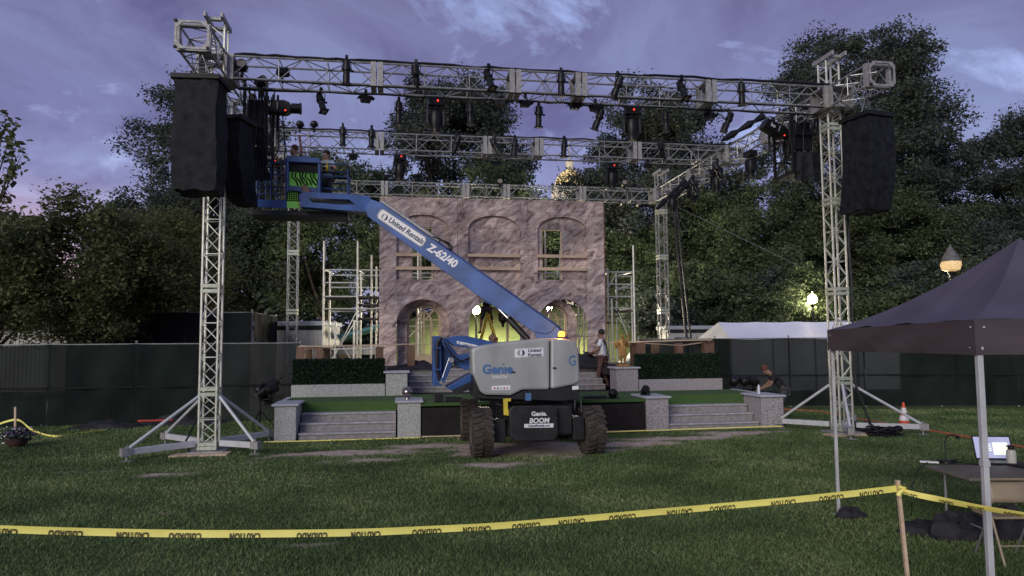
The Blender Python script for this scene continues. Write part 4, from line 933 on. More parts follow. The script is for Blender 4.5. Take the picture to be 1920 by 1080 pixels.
def flood_light():
    r = thing('flood_light', 'x', 'flood light'); c = MB(); clamp(c); c.bar((-.17, 0, -.1), (.17, 0, -.1), .03, .01); c.bar((-.17, 0, -.1), (-.17, 0, -.2), .03, .01, (1, 0, 0)); c.bar((.17, 0, -.1), (.17, 0, -.2), .03, .01, (1, 0, 0)); c.build('yoke', 'black_metal', r)
    b_ = MB(); b_.prism([(-.16, -.1, -.13), (.16, -.1, -.13), (.12, -.1, -.28), (-.12, -.1, -.28)], (0, .2, 0)); b_.build('housing', 'black_satin', r, bevel=.01)
    d = MB()
    for x in (-1, 1): d.prism([(x * .16, -.12, -.16), (x * .22, -.12, -.19), (x * .22, .12, -.19), (x * .16, .12, -.16)], (0, 0, .008))
    d.build('barn_door', 'black_metal', r); return r
def par_can(up=False):
    r = thing('par_light', 'x', 'par light'); k = 1 if up else -1; c = MB(); clamp(c); c.bar((-.14, 0, k * .08), (.14, 0, k * .08), .03, .01); c.bar((-.14, 0, k * .08), (-.14, 0, k * .22), .03, .01, (1, 0, 0)); c.bar((.14, 0, k * .08), (.14, 0, k * .22), .03, .01, (1, 0, 0)); c.build('yoke', 'black_metal', r)
    T = Matrix.Translation((0, 0, k * .22)) @ Matrix.Rotation(R(75), 4, 'X'); b_ = MB(T); b_.lathe([(.05, -.16), (.1, -.13), (.125, -.05), (.125, .14)], n=14); b_.build('can', 'black_satin', r, smooth=True)
    g = MB(T); g.lathe([(.11, .143), (.11, .148)], n=14); g.build('lens', 'lens', r); return r
used = set()
def put(proto, label, group, px, py, t, rz=0., sc=1.):
    s_, z = on_t(px, py, t)
    o = proto if proto not in used else copy_tree(proto); used.add(proto)
    o.location = rig(s_, t, z); o.rotation_euler = (0, 0, YAW + rz); o.scale = (sc * .86, sc * .86, sc * .86); tag(o, label, None, group); return o
E1, E2, E3 = ellipsoidal(R(6)), ellipsoidal(R(-28)), ellipsoidal(R(24))
MH, FL, PU, PD = moving_head(), flood_light(), par_can(True), par_can(False)
fr = -hw - .06
for i, x in enumerate((650, 780, 916, 1052, 1158, 1278, 1390)):
    y = 110 + (x - 650) * .058
    put((E1, E2, E3)[(i * 2) % 3], 'black ellipsoidal spotlight standing across the upper front truss, %s from its left end' % ORD[i], 'spotlights on the front truss', x, y - 2, fr, (.2, -.3, .5, -.1, .8, .3, -.5)[i])
for i, (x, y) in enumerate(((602, 168), (748, 186), (882, 189), (1010, 194), (1123, 200), (1248, 204), (1365, 206))):
    put((E2, E1, E1, E1, E3, E1, E3)[i], 'black ellipsoidal spotlight hanging below the front truss, %s from the left' % ORD[i], 'spotlights hanging below the front truss', x, y, hw, (.6, .2, -.2, .1, .9, -.3, 1.2)[i], .95)
for i, (x, y) in enumerate(((686, 172), (938, 180), (985, 181), (1078, 186), (1116, 190), (1330, 204))):
    put(FL, 'small black flood light with barn doors under the front truss, %s from the left' % ORD[i], 'flood lights under the front truss', x, y, hw, (.2, -.2, .1, 0, .3, .6)[i])
put(MH, 'moving head light with red lamp hanging below the front truss left of centre', 'moving head lights below the trusses', 817, 184, hw, .1, 1.0)
put(MH, 'moving head light with red lamp hanging below the front truss right of centre', 'moving head lights below the trusses', 1184, 201, hw, -.1, 1.0)
put(MH, 'moving head light hanging below the middle truss over the basket worker', 'moving head lights below the trusses', 750, 289, T_MID + hw, .1, 1.0)
put(MH, 'moving head light hanging below the middle truss above the right end of the facade', 'moving head lights below the trusses', 1147, 306, T_MID + hw, .1, 1.0)
for i, (x, y) in enumerate(((562, 245), (589, 245))): put(PU, ('left' if i == 0 else 'right') + ' one of two black par lights standing on the middle truss above the basket', 'par lights on the middle truss', x, y, T_MID - hw, math.pi + .2 * i)
for i, (x, y) in enumerate(((643, 234), (697, 238), (857, 250), (927, 254), (965, 256), (1058, 258), (1240, 262))):
    put((E1, E1, E3, E2, E1, E1, E2)[i], 'black ellipsoidal spotlight on the middle truss, %s from the left' % ORD[i], 'spotlights on the middle truss', x, y, T_MID - hw - .05, .4 * i)
for i, (x, y) in enumerate(((662, 284), (930, 297), (1215, 302))): put(FL, 'small black flood light under the middle truss, %s from the left' % ORD[i], 'flood lights under the middle truss', x, y, T_MID + hw)
for i, (x, y) in enumerate(((1167, 372), (1197, 374))): put(PD, 'round par light hanging from the rear truss near the right tower, %s of two' % ('left' if i == 0 else 'right'), 'par lights on the rear truss', x, y, T_REAR, 0)
put(PU, 'black par light standing on the rear truss above the middle of the facade', 'par lights on the rear truss', 937, 351, T_REAR - hw); put(PU, 'black par light standing on the rear truss right of the facade', 'par lights on the rear truss', 1170, 353, T_REAR - hw)
for i, t in enumerate((1.6, 3.6, 5.8, 7.6, 9.4)):
    o = put(MH, 'moving head light below the right side truss, %s from the front' % ORD[i], 'moving head lights below the right side truss', 1400, 300, 2); o.location = rig(14.15 - .04 * i, t, zb_); o.rotation_euler[2] = YAW + 1.2 + .4 * i
for i, t in enumerate((3.4, 6.4, 8.2, 9.8)):
    o = put(MH, 'moving head light below the left side truss, %s from the front' % ORD[i], 'moving head lights below the left side truss', 500, 300, 2); o.location = rig(.25, t, zb_); o.rotation_euler[2] = YAW - 1.0 + .5 * i
for i, (s_, t) in enumerate(((.55, -.1), (.9, .1), (1.35, .15))):
    o = put(PU, 'black par light clamped beside the front left tower, %s from the tower' % ORD[i], 'par lights beside the front left tower', 500, 200, 1); o.location = rig(s_, t, (8.0, 7.75, 8.0)[i]); o.rotation_euler[2] = YAW + i
for i, (px, py) in enumerate(((1300, 330), (1345, 300))):
    o = put(E2, 'black spotlight lying along the right side truss, %s from the rear' % ORD[i], 'spotlights on the right side truss', px, py, 6 - 2 * i, 1.4)
# followspot chairs slung from the side trusses
def spot_platform(side, pxa, pxb, pya, pyb, t):
    sa, zb = on_t(pxa, pyb, t); sb, zt = on_t(pxb, pya, t); sc_ = (sa + sb) / 2; d = .9
    root = rthing('followspot_chair', 'black followspot chair platform slung below the %s side truss' % side, 'platform', sc_, t, zb, 'followspot chairs under the side trusses')
    f = rmb()
    for x in (sa, sb):
        for y in (t, t + d): f.bar((x, y, zb), (x, y, Z_TOP - .1), .06)
        f.bar((x, t, zb + .9), (x, t + d, zb + .9), .045); f.bar((x, t, zb), (x, t + d, zb), .06)
    for y in (t, t + d): f.bar((sa, y, zb), (sb, y, zb), .06); f.bar((sa, y, zb + .45), (sb, y, zb + .45), .05); f.bar((sa, y, zb + 1.0), (sb, y, zb + 1.0), .05)
    f.build('frame', 'black_metal', root)
    p = rmb(); p.bx(sa, sb, t, t + d, zb - .04, zb - .031); p.build('floor', 'black_metal', root)
    s_ = rmb(); s_.bx(sc_ - .25, sc_ + .25, t + .2, t + .7, zb + .5, zb + .6); s_.build('seat', 'black_satin', root, bevel=.03)
    b_ = rmb(); b_.prism([(sc_ - .3, t + .12, zb + .62), (sc_ + .3, t + .12, zb + .62), (sc_ + .2, t + .12, zt - .02), (sc_ - .2, t + .12, zt - .02)], (0, .08, 0)); b_.build('backrest', 'black_satin', root, bevel=.03)
    c = rmb(); rg = random.Random(len(side))
    for i in range(9):
        x = rg.uniform(sa, sb); y = t + rg.uniform(-.1, d); c.path([(x, y, Z_TOP - .2), (x + rg.uniform(-.2, .2), y - .1, zb + .8 + rg.uniform(-.3, .3)), (x + rg.uniform(-.3, .3), y, zb + rg.uniform(-.3, .2)), (x + rg.uniform(-.2, .4), y + .1, zb + .7), (x + rg.uniform(-.1, .3), y, Z_TOP - .3)], .016, 5)
    c.build('cable_loops', 'cable', root)
    dr = rmb(); cl = [(sa + (sb - sa) * i / 8, t - .05 + .04 * math.sin(i * 2.2), 0) for i in range(9)]
    dr.add([(x, y, zb + .5) for x, y, _ in cl] + [(x, y + .06 * math.sin(i), zb - .22 + .08 * math.sin(i * 1.7)) for i, (x, y, _) in enumerate(cl)], [(i, i + 1, 10 + i, 9 + i) for i in range(8)]); dr.build('safety_drape', 'black_cloth', root, smooth=True)
    return root
spot_platform('left', 456, 500, 182, 318, .9); spot_platform('right', 1488, 1535, 225, 322, .9)
def followspot(label, px, py, t, rz, tilt, letters):
    s_, z = on_t(px, py, t); root = rthing('followspot', label, 'followspot', s_, t, z, 'followspots on the side trusses'); T = RIG @ Matrix.Translation((s_, t, z)) @ Matrix.Rotation(rz, 4, 'Z') @ Matrix.Rotation(tilt, 4, 'Y') @ Matrix.Scale(.82, 4)
    b_ = MB(T); b_.prism([(-.45, -.16, -.16), (-.42, -.16, .17), (.25, -.16, .2), (.42, -.16, .13), (.45, -.16, -.1), (.3, -.16, -.2)], (0, .34, 0)); b_.build('lamp_housing', 'black_satin', root, bevel=.02)
    n = MB(T); n.tube((.45, 0, 0), (.68, 0, 0), .15, 14); n.tube((.68, 0, 0), (.72, 0, 0), .17, 14); n.build('snout', 'black_satin', root, smooth=True)
    y = MB(RIG @ Matrix.Translation((s_, t, z))); y.tube((0, .28, -.5), (0, .28, .4), .03, 8); y.bar((0, .28, 0), (0, 0, -.1), .05); y.build('stand_bracket', 'black_metal', root)
    l = MB(T); l.sphere((.3, -.19, -.12), .025, 8); l.build('status_led', 'red_led', root)
    text('lettering', letters, .17, 'decal_white', root, T @ plane_mx((-.17, -.166, .02), (1, 0, 0), (0, 0, 1)), bold=.004)
    k = MB(T); k.bx(.06, .075, -.168, -.162, -.08, .12); k.build('marking_bar', 'decal_white', root)
followspot('black followspot with a white letter mark beside the left followspot chair', 517, 202, 1.6, 0, 0, 'N'); followspot('black followspot with white letters beside the right followspot chair', 1452, 243, 1.4, .1, R(22), 'ho')
# rolled drapes along the right side truss
for i, (xa, ya, xb, yb, t) in enumerate(((1356, 262, 1432, 217, 2.6), (1232, 392, 1285, 338, 7.8), (1262, 372, 1300, 335, 6.8))):
    a = on_t(xa, ya, t); b_ = on_t(xb, yb, t); mb = rmb(); mb.path([(a[0] + (b_[0] - a[0]) * k / 8, t + .05 * math.sin(k), a[1] + (b_[1] - a[1]) * k / 8) for k in range(9)], [.05 + .03 * (k % 3) for k in range(9)], 8)
    tag(mb.build('rolled_drape', 'black_cloth', None, smooth=True), 'rolled black drape tied along the right side truss, %s from the front' % ORD[i], 'drape', 'rolled drapes on the right side truss')
# ------------------------------------------------------------------ boom lift
LS, LT = 6.62, -.5
lift = rthing('boom_lift', 'blue and grey articulated boom lift standing in front of the stage', 'boom lift', LS, LT)
def P3(px, py, t): s_, z = on_t(px, py, t); return Vector((s_, t, z))
def plate(name, px, t0, t1, m, parent=None, bevel=.012, smooth=False):
    mb = rmb(); mb.prism([P3(x, y, t0) for x, y in px], (0, t1 - t0, 0)); return mb.build(name, m, parent or lift, bevel=bevel, smooth=smooth)
def rtext(name, s, px, py, t, hpx, m, parent, shear=0., bold=0., sx=1., rot=0., ext=.002, space=1.):
    p = P3(px, py, t); sz = (on_t(px, py - hpx, t)[1] - p.z) / .70
    x = FX * math.cos(rot) + ZV * math.sin(rot); y = -FX * math.sin(rot) + ZV * math.cos(rot)
    return text(name, s, sz, m, parent, plane_mx(RIG @ p, x, y), shear, bold * sz, ext, space, sx)
def emblem(parent, px, py, t, rpx, rot=0., dark='ink_navy', pale='logo_grey'):
    p = P3(px, py, t); r = on_t(px, py - rpx, t)[1] - p.z; x = FX * math.cos(rot) + ZV * math.sin(rot); y = -FX * math.sin(rot) + ZV * math.cos(rot); Mx = plane_mx(RIG @ p, x, y)
    cir = lambda cx, rx, ry, a0, a1, n=16: [(cx + rx * math.cos(R(a0 + (a1 - a0) * i / n)), ry * math.sin(R(a0 + (a1 - a0) * i / n))) for i in range(n + 1)]
    L_ = cir(0, r * 1.18, r, 90, 270) + cir(0, r * .45, r, 270, 90)[1:-1]; Rr = cir(0, r * 1.18, r, -90, 90) + cir(0, r * .45, r, 90, -90)[1:-1]
    sheet('logo_mark', L_, [], .004, pale, parent, Mx); sheet('logo_mark', Rr, [], .004, dark, parent, Mx)
TH0 = -1.78
# hoods
plate('engine_hood', [(884, 655), (897, 649), (940, 642), (1031, 633.5), (1031, 730.5), (980, 731.5), (958, 742), (911, 741), (901, 736), (886, 700)], TH0, TH0 + .85, 'lift_grey', bevel=.05, smooth=False)
hood2 = plate('rear_hood', [(1033, 633.5), (1066, 636), (1079, 641), (1085, 654), (1088, 716), (1076, 722), (1033, 730)], TH0 + .02, TH0 + .88, 'lift_grey', bevel=.05)
hood1 = [o for o in lift.children if o.name.startswith('engine_hood')][0]
plate('lower_skirt', [(887, 700), (901, 737.5), (911, 743), (958, 744), (981, 733), (1087, 723), (1085, 748), (1060, 752), (890, 747)], TH0 + .05, TH0 + .9, 'lift_black')
plate('far_hood', [(900, 652), (1025, 640), (1078, 646), (1085, 700), (1070, 735), (905, 738)], -.1, .65, 'lift_grey', bevel=.05)
plate('turntable', [(895, 735), (1080, 735), (1075, 752), (900, 752)], TH0 + .3, .5, 'lift_black')
# door latch, grille, seams
for x, y in ((963, 698), (1040, 690)): plate('latch', [(x - 3, y - 1.5), (x + 3, y - 1.5), (x + 3, y + 1.5), (x - 3, y + 1.5)], TH0 - .015, TH0 + .01, 'lift_black', hood1, .002)
# writing
rtext('lettering', 'Genıe', 933, 693, TH0 - .005, 16.5, 'logo_blue', hood1, bold=.045, sx=1.0, space=1.02)
plate('logo_caret', [(940, 685), (944, 680.5), (948, 685), (944, 683)], TH0 - .006, TH0 - .003, 'logo_blue', hood1, 0)
rtext('lettering', '10260724', 936, 707, TH0 - .005, 5.2, 'decal_white', hood1, bold=.02)
plate('warning_decal', [(922, 724), (957, 722), (957, 731), (922, 731.5)], TH0 - .004, TH0 - .001, 'decal_white', hood1, 0)
for i in range(5): plate('warning_mark', [(926 + 6 * i, 726.5), (929 + 6 * i, 726.3), (929 + 6 * i, 729.6), (926 + 6 * i, 729.8)], TH0 - .007, TH0 - .0045, ('red_paint', 'ink_navy', 'logo_grey', 'red_paint', 'logo_grey')[i], hood1, 0)
plate('rental_decal', [(965, 654.5), (1019, 651.5), (1019, 668), (965, 670.5)], TH0 - .004, TH0 - .001, 'decal_white', hood1, 0)
emblem(hood1, 977, 661.5, TH0 - .007, 6.0)
rtext('lettering', 'United', 1002, 657, TH0 - .006, 6.4, 'ink_navy', hood1, shear=.18, bold=.022, sx=1.02, rot=R(1.5)); rtext('lettering', 'Rentals', 1002.5, 665.3, TH0 - .006, 6.4, 'ink_navy', hood1, shear=.18, bold=.022, rot=R(1.5))
rtext('lettering', 'G', 1073, 677, TH0 + .012, 19, 'logo_blue', hood2, bold=.01, sx=.75)
plate('info_sticker', [(985, 737), (996, 737), (996, 751), (985, 751)], TH0 + .04, TH0 + .045, 'logo_blue', None, 0); plate('info_sticker', [(1073, 724), (1085, 723), (1085, 730), (1073, 731)], TH0 + .04, TH0 + .046, 'decal_white', None, 0)
# beacon, exhaust
mb = rmb(); c = P3(1053, 634, TH0 + .3); mb.lathe([(.1, 0), (.085, .03)], c, 14); bb = mb.build('beacon', 'beacon_base', lift); mb = rmb(); mb.lathe([(.07, .03), (.072, .09), (.055, .125), (.012, .14)], c, 14); mb.build('beacon_lens', 'beacon', bb, smooth=True); li = bpy.data.lights.new('beacon_light', 'POINT'); li.energy = 22; li.color = (1, .33, .05); li.shadow_soft_size = .05; lo = bpy.data.objects.new('beacon_light', li); C.objects.link(lo); lo.parent = lift; lo.location = ROOT[lift].inverted() @ (RIG @ (c + Vector((0, -.05, .24))))
mb = rmb(); c = P3(924, 640, -1.2); mb.tube(c + Vector((0, 0, -.1)), c + Vector((0, 0, .03)), .05, 10); mb.tube(c + Vector((.05, -.04, .02)), c + Vector((-.03, .05, .09)), .075, 12); mb.build('exhaust_pipe', 'brown_wood', lift, smooth=True)
# riser linkage at the left of the hood
for nm, pts, t0, t1, m_ in (('riser_post', [(812.5, 630), (827, 630), (829, 723), (812, 723)], -1.15, -.55, 'lift_blue'), ('upper_riser_arm', [(834, 634), (857, 629.5), (876, 630), (930, 642), (930, 655), (890, 654), (851, 648)], -1.25, -.75, 'lift_blue'),
      ('riser_bracket', [(829, 632), (838, 638), (858, 664), (868, 668), (846, 668), (832, 650), (828, 640)], -1.2, -1.05, 'lift_blue_dark'), ('lower_riser_arm', [(851, 667), (886, 661), (886, 690), (872, 694), (853, 684)], -1.2, -.7, 'lift_blue'),
      ('counterweight_arm', [(836, 727), (884, 700), (890, 713), (848, 732)], -1.25, -.6, 'lift_blue'), ('counterweight', [(846, 731), (890, 714), (889, 727), (855, 740)], -1.24, -.62, 'lift_black'), ('riser_link', [(843, 668), (853, 674), (833, 718), (824, 718)], -1.3, -1.18, 'lift_blue'),
      ('riser_web', [(828, 640), (848, 668), (830, 716), (829, 700)], -1.0, -.7, 'lift_blue_dark')):
    o = plate(nm, pts, t0, t1, m_)
    if nm == 'riser_link':
        mb = rmb(); c = P3(846.7, 675.6, -1.3); mb.tube(c + Vector((0, -.02, 0)), c + Vector((0, .05, 0)), .05, 14); mb.build('pivot_pin', 'rim_grey', o, smooth=True); mb = rmb(); c = P3(827, 717, -1.3); mb.tube(c + Vector((0, -.02, 0)), c + Vector((0, .3, 0)), .035, 12); mb.build('pivot_pin', 'rim_grey', o, smooth=True)
        mb = rmb(); mb.tube(P3(842.5, 671, -1.31), P3(830, 708, -1.31), .012, 6); mb.build('chrome_strip', 'steel_rod', o)
    if nm == 'upper_riser_arm':
        plate('rental_decal', [(856.5, 639), (897, 648), (894, 653.5), (856.5, 644)], -1.256, -1.252, 'decal_white', o, 0); rtext('lettering', 'United Rentals', 881, 648.2, -1.258, 3.6, 'ink_navy', o, .18, .02, .92, R(-13)); emblem(o, 861, 642.5, -1.259, 2.0, R(-13))
mb = rmb(); mb.path([P3(x, y, -1.2) for x, y in ((828, 633), (821, 641), (819.5, 655), (819.5, 690), (823, 708), (828, 718))], .035, 8); mb.path([P3(x, y, -1.33) for x, y in ((833, 640), (840, 655), (850, 668), (866, 678), (884, 668))], .018, 6); mb.path([P3(x, y, -1.3) for x, y in ((850, 682), (866, 676), (884, 672))], .015, 6); mb.build('hydraulic_hose', 'cable', lift, smooth=True)
for y in (653, 693): plate('hose_clip', [(813, y - 1.2), (826.5, y - 1.2), (826.5, y + 1.2), (813, y + 1.2)], -1.26, -1.16, 'lift_blue', None, 0)
# main boom, slanting back from the turntable to the elbow over the stage
Bb, Be = RIG @ P3(1030, 617, -.75), RIG @ P3(690, 388, 1.1)
bd = Vector((Be.x - Bb.x, Be.y - Bb.y, 0)).normalized(); bn = Vector((-bd.y, bd.x, 0)); bn = -bn if bn.y > 0 else bn     # bn points to the audience
def BP(px, py, off=0.): return onp(px, py, Bb + bn * off, bn)
def bplate(name, px, o0, o1, m, parent=None, bevel=.01):
    mb = MB(); mb.prism([BP(x, y, o0) for x, y in px], bn * (o1 - o0)); return mb.build(name, m, parent or lift, bevel=bevel)
boom = bplate('main_boom', [(694, 373), (712, 379), (1042, 611), (1034, 622), (1022, 626), (1000, 622), (984, 611), (900, 557), (689, 406), (684, 391)], .2, -.2, 'lift_blue')
bplate('boom_foot', [(1042, 611), (1052, 622), (1060, 636), (1010, 638), (1000, 623), (1024, 626)], .17, -.17, 'lift_blue', boom)
ta = math.atan2((BP(1000, 590) - BP(720, 395)).z, (BP(1000, 590) - BP(720, 395)).dot(-bn.cross(ZV)) or 1)
bx_ = (BP(860, 500) - BP(740, 420)).normalized(); by_ = bx_.cross(bn) * -1
by_ = by_ if by_.z > 0 else -by_
def btext(s, px, py, hpx, m, shear=0., bold=.02, sx=1., off=.206):
    p = BP(px, py, off); sz = hpx / F * p.y / .70
    text('lettering', s, sz, m, boom, plane_mx(p, bx_, by_), shear, bold * sz, .002, 1., sx)
def brect(name, xa, ya, xb, yb, hpx, m, off0, off1, inset=0):
    a = BP(xa, ya, off0); b_ = BP(xb, yb, off0); w = (b_ - a).length; h = hpx / F * a.y; Mx = plane_mx((a + b_) / 2, bx_, by_); k = h * .22
    o = [(-w / 2 + k, -h / 2), (w / 2 - k, -h / 2), (w / 2, -h / 2 + k), (w / 2, h / 2 - k), (w / 2 - k, h / 2), (-w / 2 + k, h / 2), (-w / 2, h / 2 - k), (-w / 2, -h / 2 + k)]
    sheet(name, o, [], abs(off1 - off0), m, boom, Mx)
brect('rental_decal', 709, 399, 797, 455, 21, 'logo_grey', .2015, .2035); brect('rental_decal', 711, 400.5, 795.5, 454, 18, 'decal_white', .204, .206)
btext('United Rentals', 761, 432.5, 10.5, 'ink_navy', .18, .022, .95, .2085)
p = BP(721, 407, .2085); rr = 6.2 / F * p.y; cir = lambda rx, a0, a1, n=16: [(rx * math.cos(R(a0 + (a1 - a0) * i / n)), rr * math.sin(R(a0 + (a1 - a0) * i / n))) for i in range(n + 1)]
sheet('logo_mark', cir(rr * 1.12, 90, 270) + cir(rr * .5, 270, 90)[1:-1], [], .004, 'logo_grey', boom, plane_mx(p, bx_, by_)); sheet('logo_mark', cir(rr * 1.12, -90, 90) + cir(rr * .5, 90, -90)[1:-1], [], .004, 'ink_navy', boom, plane_mx(p, bx_, by_))
btext('Z-62/40', 829, 479.5, 14.5, 'decal_white', .12, .04, 1.0)
mb = MB(); mb.tube(BP(715, 377, .05), BP(824, 452, .05), .045, 10); mb.build('extend_tube', 'alu_matte', boom, smooth=True)
mb = MB(); mb.path([BP(x, y, .08) for x, y in ((812, 444), (830, 451), (842, 456), (848, 464), (845, 472), (838, 466))], .022, 6); mb.path([BP(x, y, -.08) for x, y in ((740, 392), (800, 432), (840, 458), (846, 470))], .018, 6); mb.build('hose_loop', 'cable', boom, smooth=True)
mb = MB(); mb.box(BP(807, 485, 0), (.12, .3, .12)); mb.build('boom_bracket', 'lift_black', boom)
mb = MB(); mb.tube(BP(918, 562, .0), BP(958, 602, .0), .035, 12); cyl = mb.build('lift_cylinder_rod', 'steel_rod', lift, smooth=True); mb = MB(); mb.tube(BP(953, 597, .0), BP(990, 637, .0), .07, 14); mb.build('lift_cylinder_barrel', 'lift_black', cyl, smooth=True)
bplate('cylinder_lug', [(900, 553), (925, 566), (920, 572), (908, 566)], .1, -.1, 'lift_blue', boom)
# chassis
ch = rmb(); ch.bx(LS - .62, LS + .66, LT - 1.45, LT + 1.5, .42, .98); chassis = ch.build('chassis', 'lift_black', lift, bevel=.03)
for y in (-1.2, 1.2): mb = rmb(); mb.bx(LS - .95, LS + .95, LT + y - .12, LT + y + .12, .4, .6); mb.bx(LS - .92, LS - .66, LT + y - .2, LT + y + .2, .3, .75); mb.bx(LS + .68, LS + .92, LT + y - .2, LT + y + .2, .3, .75); mb.build('axle', 'lift_black', lift, bevel=.02)
mb = rmb(); c = Vector((LS, LT, .98)); mb.lathe([(.7, 0), (.7, .12), (.55, .14), (.55, .22)], c, 28); mb.build('slew_ring', 'lift_black', lift, smooth=True)
cov = plate('front_cover', [(955, 768), (962, 762), (1038, 761), (1045, 768), (1047, 815), (1040, 826), (965, 828), (957, 820)], LT - 1.62, LT - 1.452, 'lift_black', None, .02)
rtext('lettering', 'Genie.', 1011, 776, LT - 1.625, 8.0, 'decal_white', cov, 0, .03); rtext('lettering', 'BOOM', 1011, 789, LT - 1.625, 9.0, 'decal_white', cov, .15, .035)
plate('web_strip', [(983, 795), (1038, 794), (1037.5, 801.5), (983, 802)], LT - 1.625, LT - 1.621, 'decal_white', cov, 0); rtext('lettering', 'UnitedRentals.com', 1010.5, 798.2, LT - 1.628, 4.3, 'ink_navy', cov, .15, .02, .92)
yb = plate('tie_down_bracket', [(944, 748), (958, 747), (958, 752), (952, 753), (952, 766), (957, 780), (945, 778)], LT - 1.5, LT - 1.44, 'safety_yellow', None, 0)
mb = rmb(); rg = random.Random(9)
for i in range(10):
    a = P3(rg.uniform(930, 955), rg.uniform(760, 800), LT - 1.3); b_ = P3(rg.uniform(1045, 1090), rg.uniform(760, 810), LT - 1.2); k = (a if i < 5 else b_); mb.path([k, k + Vector((rg.uniform(-.2, .2), -.06, rg.uniform(-.1, .1))), k + Vector((rg.uniform(-.25, .25), 0, rg.uniform(-.25, .2)))], .02, 6)
mb.build('hydraulic_hose', 'cable', chassis)
def wheel(s_, t, yaw=0., hub=1):
    Mx = RIG @ Matrix.Translation((s_, t, .475)) @ Matrix.Rotation(yaw, 4, 'Z') @ Matrix.Rotation(R(90), 4, 'Y')
    h = MB(Mx); h.tube((0, 0, -.12), (0, 0, .14), .12, 14); w = h.build('wheel', 'rim_grey', lift, smooth=True)
    r_ = MB(Mx); r_.lathe([(.1, -.1), (.24, -.12), (.29, -.17), (.29, .17), (.24, .12), (.1, .1)], n=24); r_.build('rim', 'rim_grey', w, smooth=True)
    t_ = MB(Mx); t_.lathe([(.29, -.165), (.36, -.19), (.425, -.185), (.445, -.15), (.45, 0), (.445, .15), (.425, .185), (.36, .19), (.29, .165)], n=36)
    for i in range(22):
        a = 2 * math.pi * i / 22
        for sd in (-1, 1):
            aa = a + (math.pi / 22 if sd > 0 else 0); c_ = lambda ang, rad, z: (rad * math.cos(ang), rad * math.sin(ang), z)
            q = [(0 + .0, 0.02 * sd), (.12, .19 * sd), (.24, .19 * sd), (.12, .02 * sd)]
            pts = [c_(aa + x, .443, z) for x, z in q]; pts2 = [c_(aa + x, .478, z) for x, z in q]
            t_.add(pts + pts2, [(0, 1, 2, 3), (4, 5, 6, 7)] + [(j, (j + 1) % 4, 4 + (j + 1) % 4, 4 + j) for j in range(4)])
    t_.build('tyre', 'rubber', w)
wheel(LS - 1.12, LT - 1.2, .03); wheel(LS + 1.1, LT - 1.2, .03); wheel(LS - 1.12, LT + 1.2, -.03); wheel(LS + 1.1, LT + 1.2, -.03)
# jib, basket
JT = 1.1
jib_m = plane_mx(rig(0, JT, 0), FX, ZV)
pj = lambda px, py: on_t(px, py, JT)
jib = sheet('jib_arm', [pj(*q) for q in ((562, 369), (570, 362), (595, 363.5), (673, 368), (692, 370), (700, 384), (688, 400), (640, 396), (566, 390))], [[pj(*q) for q in ((581, 374), (655, 376.5), (668, 386), (640, 386), (586, 382))]], .34, 'lift_blue', lift, jib_m)
mb = rmb(); mb.tube(P3(585, 378, JT - .1), P3(668, 384, JT - .1), .035, 8); mb.build('jib_cylinder', 'lift_black', jib)
bk_z = P3(560, 396, JT + .3).z
bt0, bt1 = JT + .25, JT + 1.05
mb = rmb(); sa, sb = P3(471, 394, bt0).x, P3(652, 400, bt0).x; mb.bx(sa, sb, bt0, bt1, bk_z - .12, bk_z); basket = mb.build('basket', 'lift_black', lift, bevel=.01)
plate('toe_board', [(468, 373), (540, 376), (540, 391), (470, 387)], bt0 - .03, bt0 - .002, 'lift_blue', basket, .004)
mb = rmb()
ra = []
for x, y0, y1 in ((469, 300, 376), (487, 303, 376), (508, 304, 378), (536, 296, 385), (600, 300, 378), (652, 318, 386)):
    a = P3(x, y1, bt0); b_ = P3(x, y0, bt0); mb.tube(a, b_, .02, 7); mb.tube(Vector((a.x, bt1, a.z)), Vector((b_.x, bt1, b_.z)), .02, 7)
for y in (303, 326, 350):
    a, b_ = P3(469, y, bt0), P3(652, y + 14, bt0); b_.z = a.z; mb.tube(a, b_, .018, 7); a2, b2 = Vector((a.x, bt1, a.z)), Vector((b_.x, bt1, b_.z)); mb.tube(a2, b2, .018, 7); mb.tube(a, a2, .018, 7); mb.tube(b_, b2, .018, 7)
mb.build('guard_rail', 'lift_blue_dark', basket, smooth=True)
cons = plate('control_box', [(537, 291), (599, 296), (601, 306), (537, 303)], bt0 - .2, bt0 + .2, 'lift_blue', basket)
plate('box_frame', [(537, 303.5), (541.5, 304), (541, 360), (537, 360)], bt0 - .2, bt0 + .1, 'lift_blue', cons, .004); plate('box_frame', [(596, 306.5), (601, 307), (600, 362), (595.5, 362)], bt0 - .2, bt0 + .1, 'lift_blue', cons, .004)
plate('box_lower_frame', [(541.5, 348), (595, 352), (595, 362), (541.5, 357)], bt0 - .16, bt0 + .08, 'lift_blue_dark', cons, .004)
plate('box_screen', [(541.8, 304), (595.5, 307), (595.5, 324), (541.8, 321)], bt0 - .1, bt0 - .05, 'dark_void', cons, 0)
plate('green_panel', [(541.8, 321.5), (595.3, 325), (595, 351.5), (541.8, 347.5)], bt0 - .03, bt0, 'green_glow', cons, 0)
mb = rmb(); rg = random.Random(4)
for i in range(7):
    x = 549 + 6.5 * i; mb.path([P3(x, 322, bt0 - .08), P3(x - 1 + rg.uniform(-2, 2), 332, bt0 - .12), P3(x + 6, 340 + rg.uniform(-2, 3), bt0 - .1), P3(x + 10 + rg.uniform(-3, 3), 348, bt0 - .08)], .02, 5)
mb.build('control_cables', 'cable', cons, smooth=True)
gt = plate('gate_panel', [(538, 358), (560, 359), (560, 391), (538, 389.5)], bt0 - .06, bt0 - .035, 'green_glow', basket, 0)
mb = rmb()
